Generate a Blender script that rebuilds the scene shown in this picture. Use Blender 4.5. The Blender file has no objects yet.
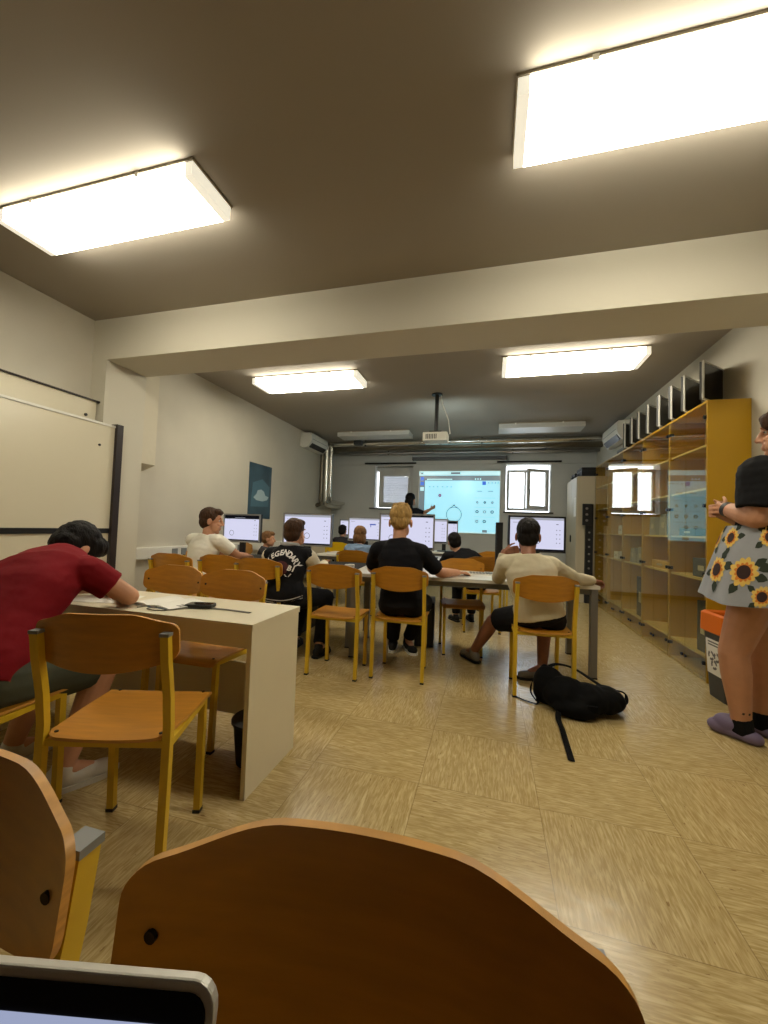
import bpy, bmesh, math, random
from mathutils import Vector, Matrix, noise
from mathutils.bvhtree import BVHTree
random.seed(7)
S = bpy.context.scene
COL = S.collection
V = Vector
R = math.radians
def lin(c):
    return tuple((x/255/12.92 if x/255 <= .04045 else ((x/255+.055)/1.055)**2.4) for x in c) + (1,)

# ------------------------------------------------------------------ camera, world, exposure
F_PX, YAW, PITCH, ROLL, EYE = 391.773, -.266266, .0376216, .0347462, 1.157
cam = bpy.data.cameras.new('camera'); co = bpy.data.objects.new('camera', cam); COL.objects.link(co)
fwd = V((math.sin(YAW)*math.cos(PITCH), math.cos(YAW)*math.cos(PITCH), math.sin(PITCH)))
rgt = V((math.cos(YAW), -math.sin(YAW), 0)); upv = rgt.cross(fwd)
r2 = math.cos(ROLL)*rgt + math.sin(ROLL)*upv; u2 = -math.sin(ROLL)*rgt + math.cos(ROLL)*upv
co.matrix_world = Matrix(((r2.x, u2.x, -fwd.x, 0), (r2.y, u2.y, -fwd.y, 0), (r2.z, u2.z, -fwd.z, EYE), (0, 0, 0, 1)))
cam.sensor_width = 36; cam.lens = F_PX/1024*36; cam.clip_start = .02
S.camera = co
W = bpy.data.worlds.new('sky'); S.world = W; W.use_nodes = True
W.node_tree.nodes['Background'].inputs[0].default_value = (.86, .93, 1, 1)
W.node_tree.nodes['Background'].inputs[1].default_value = 6.0
S.view_settings.view_transform = 'Standard'; S.view_settings.look = 'None'
S.view_settings.exposure = 0.0; S.view_settings.gamma = 1.0; S.view_settings.use_curve_mapping = False
LAMP = 19.0          # strength of the fluorescent diffusers
LAMP_COL = (1.0, .93, .75, 1)

# ------------------------------------------------------------------ materials
MATS = {}
def mat(name, rgb=(128, 128, 128), rough=.5, metal=0, spec=.5, emit=None, es=0, noise_amt=0, noise_scale=8, bump=0, bump_scale=60, stretch=(1, 1, 1), coat=0):
    if name in MATS: return MATS[name]
    m = bpy.data.materials.new(name); m.use_nodes = True; MATS[name] = m
    nt = m.node_tree; b = nt.nodes['Principled BSDF']
    c = lin(rgb)
    b.inputs['Base Color'].default_value = c; b.inputs['Roughness'].default_value = rough
    b.inputs['Metallic'].default_value = metal; b.inputs['Specular IOR Level'].default_value = spec
    if coat: b.inputs['Coat Weight'].default_value = coat; b.inputs['Coat Roughness'].default_value = .15
    if emit: b.inputs['Emission Color'].default_value = emit; b.inputs['Emission Strength'].default_value = es
    if noise_amt or bump:
        tc = nt.nodes.new('ShaderNodeTexCoord'); mp = nt.nodes.new('ShaderNodeMapping')
        nt.links.new(tc.outputs['Object'], mp.inputs[0]); mp.inputs['Scale'].default_value = stretch
    if noise_amt:
        n = nt.nodes.new('ShaderNodeTexNoise'); n.inputs['Scale'].default_value = noise_scale; n.inputs['Detail'].default_value = 4
        nt.links.new(mp.outputs[0], n.inputs['Vector'])
        r = nt.nodes.new('ShaderNodeValToRGB'); nt.links.new(n.outputs[0], r.inputs[0])
        r.color_ramp.elements[0].position = .3; r.color_ramp.elements[1].position = .7
        r.color_ramp.elements[0].color = tuple(x*(1-noise_amt) for x in c[:3])+(1,)
        r.color_ramp.elements[1].color = tuple(min(1, x*(1+noise_amt)) for x in c[:3])+(1,)
        nt.links.new(r.outputs[0], b.inputs['Base Color'])
    if bump:
        n2 = nt.nodes.new('ShaderNodeTexNoise'); n2.inputs['Scale'].default_value = bump_scale; n2.inputs['Detail'].default_value = 3
        nt.links.new(mp.outputs[0], n2.inputs['Vector'])
        bp = nt.nodes.new('ShaderNodeBump'); bp.inputs['Strength'].default_value = bump; bp.inputs['Distance'].default_value = .01
        nt.links.new(n2.outputs[0], bp.inputs['Height']); nt.links.new(bp.outputs[0], b.inputs['Normal'])
    return m
def emis(name, rgb, st):
    if name in MATS: return MATS[name]
    m = bpy.data.materials.new(name); m.use_nodes = True; MATS[name] = m
    nt = m.node_tree; nt.nodes.clear()
    e = nt.nodes.new('ShaderNodeEmission'); e.inputs[0].default_value = lin(rgb); e.inputs[1].default_value = st
    o = nt.nodes.new('ShaderNodeOutputMaterial'); nt.links.new(e.outputs[0], o.inputs[0])
    return m
def glass(name, tint=(.86, .85, .80), ior=1.5):
    m = bpy.data.materials.new(name); m.use_nodes = True; MATS[name] = m
    nt = m.node_tree; nt.nodes.clear()
    t = nt.nodes.new('ShaderNodeBsdfTransparent'); t.inputs[0].default_value = tint+(1,)
    g = nt.nodes.new('ShaderNodeBsdfGlossy'); g.inputs['Roughness'].default_value = .015; g.inputs[0].default_value = (1, 1, 1, 1)
    lw = nt.nodes.new('ShaderNodeLayerWeight'); lw.inputs[0].default_value = .5
    pw = nt.nodes.new('ShaderNodeMath'); pw.operation = 'POWER'; pw.inputs[1].default_value = 5; nt.links.new(lw.outputs['Facing'], pw.inputs[0])
    f = nt.nodes.new('ShaderNodeMapRange'); f0 = ((ior-1)/(ior+1))**2; f.inputs[3].default_value = f0; f.inputs[4].default_value = .9; nt.links.new(pw.outputs[0], f.inputs[0])
    mx = nt.nodes.new('ShaderNodeMixShader'); o = nt.nodes.new('ShaderNodeOutputMaterial')
    nt.links.new(f.outputs[0], mx.inputs[0]); nt.links.new(t.outputs[0], mx.inputs[1]); nt.links.new(g.outputs[0], mx.inputs[2]); nt.links.new(mx.outputs[0], o.inputs[0])
    return m

M_wall = mat('painted_plaster', (200, 194, 178), .75, noise_amt=.03, noise_scale=2.5, bump=.08, bump_scale=90)
M_wall2 = mat('painted_plaster_far', (198, 198, 193), .75, noise_amt=.03, noise_scale=2.5, bump=.08, bump_scale=90)
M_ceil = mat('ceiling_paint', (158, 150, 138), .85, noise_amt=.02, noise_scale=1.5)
M_beam = mat('beam_paint', (206, 200, 182), .7, bump=.05, bump_scale=60)
M_yel = mat('yellow_steel', (214, 176, 40), .38, noise_amt=.05, noise_scale=14)
M_wood = mat('beech_plywood', (182, 122, 30), .36, noise_amt=.12, noise_scale=6, stretch=(1.2, 9, 9), coat=.25)
M_edge = mat('plywood_edge', (206, 150, 70), .45, noise_amt=.15, noise_scale=20, stretch=(1, 1, 8))
M_yelwood = mat('yellow_lacquered_board', (222, 178, 20), .35)
M_cap = mat('grey_plastic', (128, 130, 128), .5)
M_dkm = mat('dark_metal', (40, 38, 36), .4, metal=.7)
M_black = mat('black_plastic', (16, 16, 17), .4)
M_blackm = mat('black_matt', (12, 12, 13), .7)
M_silver = mat('silver_plastic', (150, 150, 148), .38, metal=.3)
M_steel = mat('brushed_steel', (170, 168, 165), .3, metal=.85)
M_foil = mat('foil_lagging', (222, 218, 208), .25, metal=.9, bump=.25, bump_scale=25)
M_foil2 = mat('dull_foil_lagging', (120, 112, 96), .35, metal=.7, bump=.3, bump_scale=25)
M_white = mat('white_laminate', (222, 212, 184), .4, noise_amt=.02, noise_scale=5)
M_top = mat('pale_worktop', (224, 220, 206), .3)
M_greym = mat('grey_metal', (122, 120, 114), .4, metal=.4)
M_whitep = mat('white_plastic', (226, 224, 214), .45)
M_paper = mat('paper', (235, 232, 222), .8)
M_ochre = mat('ochre_shelf_board', (206, 160, 52), .45, noise_amt=.08, noise_scale=5, stretch=(6, 6, 1))
M_beige = mat('beige_laminate', (188, 176, 150), .5)
M_skin = mat('skin', (196, 142, 108), .5, noise_amt=.05, noise_scale=18)
M_skin2 = mat('tanned_skin', (150, 98, 72), .5, noise_amt=.05, noise_scale=18)
M_blond = mat('blond_hair', (172, 138, 82), .6, spec=.2, noise_amt=.35, noise_scale=30, stretch=(2, 2, .5), bump=.5, bump_scale=90)
M_dark = mat('dark_hair', (18, 13, 11), .6, spec=.2, noise_amt=.4, noise_scale=30, stretch=(2, 2, .5), bump=.5, bump_scale=90)
M_brown = mat('brown_hair', (66, 44, 28), .6, spec=.2, noise_amt=.4, noise_scale=30, stretch=(2, 2, .5), bump=.5, bump_scale=90)
M_lbrown = mat('light_brown_hair', (120, 86, 54), .6, spec=.2, noise_amt=.35, noise_scale=30, stretch=(2, 2, .5), bump=.5, bump_scale=90)
M_eye = mat('eye_white', (230, 226, 220), .2); M_iris = mat('iris', (40, 26, 18), .2)
M_orange = mat('orange_plastic', (226, 112, 20), .4)
M_bin = mat('dark_grey_plastic', (66, 66, 66), .5)

# ------------------------------------------------------------------ mesh helpers
def link(name, me, parent=None):
    o = bpy.data.objects.new(name, me); COL.objects.link(o)
    if parent is not None: o.parent = parent
    return o
def obj(name, bm, m, parent=None, smooth=False, bevel=0, org=None, segs=2):
    if bevel:
        es = [e for e in bm.edges if len(e.link_faces) == 2 and e.calc_face_angle(0) > .6]
        bmesh.ops.bevel(bm, geom=es, offset=bevel, segments=segs, affect='EDGES', profile=.5)
    if org is not None: bmesh.ops.translate(bm, verts=bm.verts, vec=-V(org))
    bmesh.ops.recalc_face_normals(bm, faces=bm.faces)
    me = bpy.data.meshes.new(name); bm.to_mesh(me); bm.free()
    for x in (m if isinstance(m, (list, tuple)) else [m]): me.materials.append(x)
    if smooth:
        for p in me.polygons: p.use_smooth = True
        if smooth != 2:
            try: me.set_sharp_from_angle(angle=R(40))
            except Exception: pass
    return link(name, me, parent)
def root(name, label, cat, loc=(0, 0, 0), rz=0, group=None):
    o = bpy.data.objects.new(name, None); COL.objects.link(o); o.location = loc; o.rotation_euler = (0, 0, rz)
    o.empty_display_size = .1
    return tag(o, label, cat, group)
def tag(o, label, cat, group=None, kind=None):
    o['label'] = label; o['category'] = cat
    if group: o['group'] = group
    if kind: o['kind'] = kind
    return o
def struct(name, bm, m, label=None, **k):
    o = obj(name, bm, m, **k); o['kind'] = 'structure'
    tag(o, label or name.replace('_', ' '), name.split('_')[0])
    return o
def B(): return bmesh.new()
def box(bm, x0, x1, y0, y1, z0, z1, mi=0, mtx=None):
    vs = [bm.verts.new(v) for v in ((x0, y0, z0), (x1, y0, z0), (x1, y1, z0), (x0, y1, z0), (x0, y0, z1), (x1, y0, z1), (x1, y1, z1), (x0, y1, z1))]
    for f in ((3, 2, 1, 0), (4, 5, 6, 7), (0, 1, 5, 4), (1, 2, 6, 5), (2, 3, 7, 6), (3, 0, 4, 7)):
        bm.faces.new([vs[i] for i in f]).material_index = mi
    if mtx is not None: bmesh.ops.transform(bm, matrix=mtx, verts=vs)
    return bm
def frame_of(d):
    d = V(d).normalized(); a = V((0, 0, 1)) if abs(d.z) < .95 else V((1, 0, 0))
    x = d.cross(a).normalized(); y = x.cross(d).normalized()
    return x, y, d
def ring(bm, c, x, y, rx, ry, n):
    return [bm.verts.new(V(c) + x*(rx*math.cos(2*math.pi*i/n)) + y*(ry*math.sin(2*math.pi*i/n))) for i in range(n)]
def skin_rings(bm, rings, cap=True, mi=0):
    n = len(rings[0])
    for a, b in zip(rings[:-1], rings[1:]):
        for i in range(n):
            bm.faces.new((a[i], a[(i+1) % n], b[(i+1) % n], b[i])).material_index = mi
    if cap:
        bm.faces.new(rings[0][::-1]).material_index = mi; bm.faces.new(rings[-1]).material_index = mi
def tube(bm, pts, r, n=12, mi=0, ry=None, upref=None):
    pts = [V(p) for p in pts]; rings = []
    for i, p in enumerate(pts):
        d = (pts[min(i+1, len(pts)-1)] - pts[max(i-1, 0)])
        x, y, d = frame_of(d)
        if upref is not None:
            x = d.cross(V(upref)).normalized(); y = x.cross(d).normalized()
        rr = r[i] if isinstance(r, (list, tuple)) else r
        rings.append(ring(bm, p, x, y, rr, (ry if ry else rr), n))
    skin_rings(bm, rings, True, mi)
    return bm
def sqtube(bm, pts, w, upref=(0, 1, 0)):
    pts = [V(p) for p in pts]; rings = []
    for i, p in enumerate(pts):
        d = (pts[min(i+1, len(pts)-1)] - pts[max(i-1, 0)]).normalized()
        x = d.cross(V(upref)).normalized(); y = x.cross(d).normalized(); h = w/2
        rings.append([bm.verts.new(p + x*a*h + y*b*h) for a, b in ((-1, -1), (1, -1), (1, 1), (-1, 1))])
    skin_rings(bm, rings)
    return bm
def lathe(bm, prof, n=24, c=(0, 0, 0), mi=0):
    rings = [ring(bm, V(c)+V((0, 0, z)), V((1, 0, 0)), V((0, 1, 0)), r, r, n) for r, z in prof]
    skin_rings(bm, rings, True, mi); return bm
def sphere(bm, c, r, ax=None, sub=3, mi=0):
    res = bmesh.ops.create_icosphere(bm, subdivisions=sub, radius=1)
    rr = r if isinstance(r, (tuple, list)) else (r, r, r)
    ax = ax or (V((1, 0, 0)), V((0, 1, 0)), V((0, 0, 1)))
    for v in res['verts']:
        q = v.co.copy(); v.co = V(c) + V(ax[0])*(q.x*rr[0]) + V(ax[1])*(q.y*rr[1]) + V(ax[2])*(q.z*rr[2])
    for v in res['verts']:
        for f in v.link_faces: f.material_index = mi
def cap(bm, a, b, ra, rb, n=14):
    a, b = V(a), V(b); x, y, d = frame_of(b-a)
    skin_rings(bm, [ring(bm, a, x, y, ra, ra, n), ring(bm, b, x, y, rb, rb, n)])
    sphere(bm, a, ra*.995, sub=2); sphere(bm, b, rb*.995, sub=2)
def cone(bm, a, b, ra, rb, n=16):
    a, b = V(a), V(b); x, y, d = frame_of(b-a)
    skin_rings(bm, [ring(bm, a, x, y, ra, ra, n), ring(bm, b, x, y, rb, rb, n)])
def chain(bm, pts, rs, end_flat=False):
    for i in range(len(pts)-1):
        if end_flat and i == len(pts)-2: cone(bm, pts[i], pts[i+1], rs[i], rs[i+1]); sphere(bm, pts[i], rs[i], sub=2)
        else: cap(bm, pts[i], pts[i+1], rs[i], rs[i+1])
def extr(bm, poly, h, mi=0, mtx=None):
    a = [bm.verts.new((x, y, 0)) for x, y in poly]; b = [bm.verts.new((x, y, h)) for x, y in poly]
    n = len(poly)
    bm.faces.new(a[::-1]).material_index = mi; bm.faces.new(b).material_index = mi
    for i in range(n): bm.faces.new((a[i], a[(i+1) % n], b[(i+1) % n], b[i])).material_index = mi
    if mtx is not None: bmesh.ops.transform(bm, matrix=mtx, verts=a+b)
    return bm
def rrect(x0, x1, y0, y1, r, n=5):
    out = []
    for cx, cy, a0 in ((x1-r, y1-r, 0), (x0+r, y1-r, 90), (x0+r, y0+r, 180), (x1-r, y0+r, 270)):
        for i in range(n+1):
            a = R(a0 + 90*i/n); out.append((cx+r*math.cos(a), cy+r*math.sin(a)))
    return out
class VC:
    __slots__ = ('co', 'normal')
class Cache:
    """vertex positions and normals read once, written back after shaping"""
    def __init__(self, me):
        self.me = me; self.vertices = []
        for n, v in zip([x.vector.copy() for x in me.vertex_normals], me.vertices):
            c = VC(); c.co = v.co.copy(); c.normal = n; self.vertices.append(c)
    def flush(self): self.me.vertices.foreach_set('co', [x for v in self.vertices for x in v.co]); self.me.update()
def remesh(name, bm, m, parent, org, vox=.008, smooth=4, shape=None, factor=.5):
    me = bpy.data.meshes.new('tmp'); bm.to_mesh(me); bm.free()
    o = bpy.data.objects.new('tmp', me); COL.objects.link(o)
    md = o.modifiers.new('r', 'REMESH'); md.mode = 'VOXEL'; md.voxel_size = vox; md.adaptivity = 0
    if smooth:
        sm = o.modifiers.new('s', 'SMOOTH'); sm.iterations = smooth; sm.factor = factor
    dg = bpy.context.evaluated_depsgraph_get(); ev = o.evaluated_get(dg)
    out = bpy.data.meshes.new_from_object(ev)
    bpy.data.objects.remove(o); bpy.data.meshes.remove(me)
    out.name = name
    if shape:
        ca = Cache(out); shape(ca); ca.flush()
    if org is not None: out.transform(Matrix.Translation(-V(org)))
    out.materials.clear()
    for x in (m if isinstance(m, (list, tuple)) else [m]): out.materials.append(x)
    for p in out.polygons: p.use_smooth = True
    return link(name, out, parent)
def copy_tree(o, parent=None):
    c = o.copy(); COL.objects.link(c)
    if parent is not None: c.parent = parent
    for ch in o.children: copy_tree(ch, c)
    return c

# ------------------------------------------------------------------ room shell
XL, XR, YF, YN, H = -3.60, 1.99, 8.5, -1.7, 2.98
def floor_mat():
    m = bpy.data.materials.new('vinyl_floor_tiles'); m.use_nodes = True
    nt = m.node_tree; N = nt.nodes.new; L = nt.links.new; b = nt.nodes['Principled BSDF']
    tc = N('ShaderNodeTexCoord'); sp = N('ShaderNodeSeparateXYZ'); L(tc.outputs['Object'], sp.inputs[0])
    def mth(op, a, bb=None, c=None):
        n = N('ShaderNodeMath'); n.operation = op
        for i, x in enumerate((a, bb, c)):
            if x is None: continue
            if isinstance(x, (int, float)): n.inputs[i].default_value = x
            else: L(x, n.inputs[i])
        return n.outputs[0]
    u = mth('DIVIDE', mth('SUBTRACT', sp.outputs[0], .226), .513); v = mth('DIVIDE', mth('SUBTRACT', sp.outputs[1], 1.81), .498)
    fu, fv = mth('FLOOR', u), mth('FLOOR', v)
    par = mth('FLOORED_MODULO', mth('ADD', fu, fv), 2)
    ca, cb = N('ShaderNodeCombineXYZ'), N('ShaderNodeCombineXYZ')
    rnd = mth('MULTIPLY', mth('ADD', fu, mth('MULTIPLY', fv, 7.3)), 3.17)
    L(sp.outputs[0], ca.inputs[0]); L(sp.outputs[1], ca.inputs[1]); L(rnd, ca.inputs[2])
    L(sp.outputs[1], cb.inputs[0]); L(sp.outputs[0], cb.inputs[1]); L(rnd, cb.inputs[2])
    mx = N('ShaderNodeMix'); mx.data_type = 'VECTOR'; L(par, mx.inputs[0]); L(ca.outputs[0], mx.inputs[4]); L(cb.outputs[0], mx.inputs[5])
    def streak(sx, sy, sc, det, lo, hi):
        mp = N('ShaderNodeMapping'); mp.inputs['Scale'].default_value = (sx, sy, 1); L(mx.outputs[1], mp.inputs[0])
        n = N('ShaderNodeTexNoise'); n.inputs['Scale'].default_value = sc; n.inputs['Detail'].default_value = det; n.inputs['Distortion'].default_value = .6; L(mp.outputs[0], n.inputs['Vector'])
        r = N('ShaderNodeMapRange'); r.inputs[1].default_value = lo; r.inputs[2].default_value = hi; L(n.outputs[0], r.inputs[0]); return r.outputs[0]
    s1 = streak(16, 130, 1, 3, .38, .66); s2 = streak(8, 60, 1, 2, .60, .74); s3 = streak(26, 110, 1, 2, .68, .74)
    def mixc(f, a, c):
        n = N('ShaderNodeMix'); n.data_type = 'RGBA'; L(f, n.inputs[0])
        for i, x in ((6, a), (7, c)):
            if isinstance(x, tuple): n.inputs[i].default_value = x
            else: L(x, n.inputs[i])
        return n.outputs[2]
    c = mixc(s1, lin((172, 148, 96)), lin((204, 182, 132)))
    c = mixc(mth('MULTIPLY', s2, .55), c, lin((230, 212, 164)))
    c = mixc(mth('MULTIPLY', s3, .7), c, lin((120, 88, 46)))
    big = N('ShaderNodeTexNoise'); big.inputs['Scale'].default_value = 1.3; L(tc.outputs['Object'], big.inputs['Vector'])
    c = mixc(mth('MULTIPLY', big.outputs[0], .25), c, lin((160, 132, 80)))
    ed = mth('MINIMUM', mth('MINIMUM', mth('FRACT', u), mth('SUBTRACT', 1, mth('FRACT', u))), mth('MINIMUM', mth('FRACT', v), mth('SUBTRACT', 1, mth('FRACT', v))))
    seam = mth('LESS_THAN', ed, .0032)
    c = mixc(mth('MULTIPLY', seam, .5), c, lin((110, 86, 46)))
    L(c, b.inputs['Base Color'])
    rg = N('ShaderNodeMapRange'); rg.inputs[3].default_value = .17; rg.inputs[4].default_value = .28; L(big.outputs[0], rg.inputs[0]); L(rg.outputs[0], b.inputs['Roughness'])
    wn = N('ShaderNodeTexNoise'); wn.inputs['Scale'].default_value = 7; wn.inputs['Detail'].default_value = 2; L(tc.outputs['Object'], wn.inputs['Vector'])
    bp = N('ShaderNodeBump'); bp.inputs['Strength'].default_value = .12; bp.inputs['Distance'].default_value = .02; L(wn.outputs[0], bp.inputs['Height']); L(bp.outputs[0], b.inputs['Normal'])
    b.inputs['Specular IOR Level'].default_value = .5
    return m
T = .2
struct('floor', box(B(), XL-T, XR+T, YN-T, YF+T, -.15, 0), floor_mat(), 'vinyl floor of streaky beige tiles laid in alternating directions')
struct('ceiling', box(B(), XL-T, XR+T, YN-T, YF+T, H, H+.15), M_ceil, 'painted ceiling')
struct('wall_left', box(B(), XL-T, XL, YN-T, YF+T, 0, H), M_wall, 'left wall')
struct('wall_right', box(B(), XR, XR+T, YN-T, YF+T, 0, H), M_wall, 'right wall')
struct('wall_near', box(B(), XL, XR, YN-T, YN, 0, H), mat('bounce_cutting_brown', (70, 52, 36), .6), 'wall behind the viewer')  # unseen wall; its dark brown is invented to cut bounce onto camera-facing sides
WL = (-2.56, -1.68, 1.58, 2.53); WR = (.29, 1.16, 1.56, 2.54)
bm = B(); FT = .32
box(bm, XL, WL[0], YF, YF+FT, 0, H); box(bm, WL[1], WR[0], YF, YF+FT, 0, H); box(bm, WR[1], XR, YF, YF+FT, 0, H)
for w in (WL, WR): box(bm, w[0], w[1], YF, YF+FT, 0, w[2]); box(bm, w[0], w[1], YF, YF+FT, w[3], H)
struct('wall_far', bm, M_wall2, 'far wall with two small high windows')
bm = B(); box(bm, XL, XR, 2.735, 3.165, 2.60, H); struct('trim_1', bm, M_beam, 'ceiling beam across the room', bevel=.012)
bm = B(); box(bm, XL, -3.43, 2.735, 3.165, 0, 2.60); struct('trim_2', bm, M_beam, 'pilaster under the left end of the beam', bevel=.012)
bm = B(); box(bm, XL, XR, YF-.035, YF, 2.555, 2.93); struct('trim_3', bm, M_wall2, 'plaster band along the top of the far wall', bevel=.004)
M_base = mat('baseboard_vinyl', (120, 104, 72), .5)
struct('baseboard_left', box(B(), XL, XL+.012, 3.165, YF, 0, .07), M_base)
struct('baseboard_far', box(B(), XL+.012, XR, YF-.012, YF, 0, .07), M_base)

# windows
M_frame = mat('white_window_frame', (196, 194, 188), .4)
M_sill = mat('dark_window_sill', (70, 66, 60), .5)
M_wglass = glass('window_glass', (.97, .98, .98), 1.45)
def slat_mat():
    m = bpy.data.materials.new('shutter_slats'); m.use_nodes = True; nt = m.node_tree
    b = nt.nodes['Principled BSDF']; b.inputs['Base Color'].default_value = (.86, .86, .88, 1); b.inputs['Roughness'].default_value = .5
    t = nt.nodes.new('ShaderNodeBsdfTranslucent'); t.inputs[0].default_value = (.5, .5, .52, 1)
    mx = nt.nodes.new('ShaderNodeMixShader'); mx.inputs[0].default_value = .5
    nt.links.new(b.outputs[0], mx.inputs[1]); nt.links.new(t.outputs[0], mx.inputs[2]); nt.links.new(mx.outputs[0], nt.nodes['Material Output'].inputs[0])
    return m
M_slat = slat_mat()
def frame_box(bm, x0, x1, z0, z1, w, y0, y1, mtx=None):
    box(bm, x0, x0+w, y0, y1, z0, z1, 0, mtx); box(bm, x1-w, x1, y0, y1, z0, z1, 0, mtx)
    box(bm, x0+w, x1-w, y0, y1, z0, z0+w, 0, mtx); box(bm, x0+w, x1-w, y0, y1, z1-w, z1, 0, mtx)
def window(name, w, label):
    r = root(name, label, 'window', ((w[0]+w[1])/2, YF, w[2])); r['kind'] = 'structure'; return r
def P(o): return tuple(o.location)
yfr = YF+.14
w1 = window('window_1', WL, 'small high left window with its shutter down')
bm = B(); frame_box(bm, WL[0]+.06, WL[1]-.02, WL[2]+.02, WL[3]-.1, .06, yfr, yfr+.06); frame_box(bm, WL[0]+.12, WL[1]-.08, WL[2]+.08, WL[3]-.16, .055, yfr-.025, yfr+.04)
box(bm, WL[0]+.0, WL[1], yfr+.06, yfr+.08, WL[3]-.1, WL[3])
obj('window_frame', bm, M_frame, w1, bevel=.004, org=P(w1))
obj('pane', box(B(), WL[0]+.17, WL[1]-.13, yfr, yfr+.006, WL[2]+.13, WL[3]-.21), M_wglass, w1, org=P(w1))
bm = B(); z = WL[2]+.05
while z < WL[3]-.12:
    box(bm, WL[0]+.07, WL[1]-.03, -.004, .004, -.029, .029, 0, Matrix.Translation((0, yfr+.1, z)) @ Matrix.Rotation(R(-14), 4, 'X')); z += .056
obj('shutter', bm, M_slat, w1, org=P(w1))
obj('window_sill', box(B(), WL[0]-.1, WL[1]+.02, YF-.05, YF+.14, WL[2]-.03, WL[2]), M_sill, w1, bevel=.005, org=P(w1))
w2 = window('window_2', WR, 'small high right window with one sash tilted open')
bm = B(); frame_box(bm, WR[0]+.02, WR[1]-.02, WR[2]+.03, WR[3]-.09, .055, yfr, yfr+.06); box(bm, .66, .70, yfr, yfr+.06, WR[2]+.08, WR[3]-.14)
obj('window_frame', bm, M_frame, w2, bevel=.004, org=P(w2))
obj('pane', box(B(), WR[0]+.075, .66, yfr+.03, yfr+.036, WR[2]+.085, WR[3]-.145), M_wglass, w2, org=P(w2))
sm = Matrix.Translation((1.10, yfr, 0)) @ Matrix.Rotation(R(30), 4, 'Z')
bm = B(); frame_box(bm, -.48, 0, WR[2]+.07, WR[3]-.10, .06, -.05, 0, sm)
ss = obj('sash', bm, M_frame, w2, bevel=.004, org=P(w2))
obj('pane', box(B(), -.42, -.06, -.028, -.022, WR[2]+.13, WR[3]-.16, 0, sm), M_wglass, ss, org=P(w2))
bm = B(); box(bm, -.455, -.435, -.09, -.05, 2.0, 2.02, 0, sm); box(bm, -.455, -.435, -.09, -.075, 1.9, 2.02, 0, sm)
obj('window_handle', bm, M_silver, ss, bevel=.003, org=P(w2))
obj('window_sill', box(B(), WR[0]-.04, WR[1]+.05, YF-.05, YF+.14, WR[2]-.03, WR[2]), M_sill, w2, bevel=.005, org=P(w2))

# ------------------------------------------------------------------ ceiling lights
M_diff = emis('lit_diffuser', (255, 255, 255), LAMP); M_diff.node_tree.nodes['Emission'].inputs[0].default_value = LAMP_COL
M_dend = mat('clear_end_cap', (235, 232, 215), .3, emit=LAMP_COL, es=.75)
M_off = mat('unlit_diffuser', (205, 203, 196), .4)
M_tray = mat('light_tray', (150, 140, 120), .5)
def light(x0, x1, y0, y1, label, on=True):
    r = root('ceiling_light', label, 'ceiling light', ((x0+x1)/2, (y0+y1)/2, H), 0, 'fluorescent ceiling lights')
    bm = B(); box(bm, x0-.006, x1+.006, y0-.006, y1+.006, H-.014, H)
    obj('tray', bm, M_tray, r, org=P(r))
    e = .045
    bm = B(); box(bm, x0+e, x1-e, y0, y1, H-.088, H-.014)
    obj('diffuser', bm, M_diff if on else M_off, r, org=P(r))
    for a, b_ in ((x0, x0+e), (x1-e, x1)):
        bm = B(); box(bm, a, b_, y0, y1, H-.088, H-.014)
        obj('end_cap', bm, M_dend if on else M_off, r, org=P(r))
    for cx in (x0+(x1-x0)*.2, x0+(x1-x0)*.75):
        for ya in (y0-.008, y1): obj('clip', box(B(), cx-.012, cx+.012, ya, ya+.008, H-.03, H-.004), M_whitep, r, org=P(r))
light(-2.88, -1.49, 1.57, 1.87, 'lit ceiling light nearest on the left side, over the whiteboard end')
light(.065, 1.46, 1.57, 1.90, 'lit ceiling light nearest on the right, cut by the frame')
light(-2.93, -1.54, 4.24, 4.61, 'lit ceiling light behind the beam on the left')
light(.085, 1.44, 4.20, 4.57, 'lit ceiling light behind the beam on the right, above the cabinets')
light(-2.93, -1.50, 7.08, 7.45, 'unlit grey ceiling light at the far left before the pipes', False)
light(.10, 1.44, 6.86, 7.25, 'unlit grey ceiling light at the far right before the pipes', False)

# ------------------------------------------------------------------ pipes, ducts, air conditioners
def pipe(name, label, pts, r, m, straps=()):
    o = root(name, label, 'pipe', pts[0])
    obj('lagging', tube(B(), pts, r, 20), m, o, smooth=True, org=P(o))
    for s in straps:
        x, y, z = s
        bm = B(); box(bm, x-.012, x+.012, y-r-.006, y+r+.006, z-r-.006, z-r); box(bm, x-.008, x+.008, y-.008, y+.008, z+r, H); obj('hanger', bm, M_dkm, o, org=P(o))
    return o
pipe('heating_pipe', 'bright foil-wrapped pipe highest under the ceiling at the far wall', [(XL, 7.86, 2.905), (XR, 7.86, 2.905)], .055, M_foil, [(-2.6, 7.86, 2.905), (-.2, 7.86, 2.905)])
pipe('heating_pipe', 'thick dull brown pipe running under the ceiling before the far wall', [(XL, 8.1, 2.87), (XR, 8.1, 2.87)], .08, M_foil2, [(-1.2, 8.1, 2.87), (1.0, 8.1, 2.87)])
pipe('heating_pipe', 'thin bright steel pipe lowest along the far wall', [(XL, 8.28, 2.775), (XR, 8.28, 2.775)], .03, M_steel, [(-2.2, 8.28, 2.775), (.4, 8.28, 2.775)])
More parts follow.
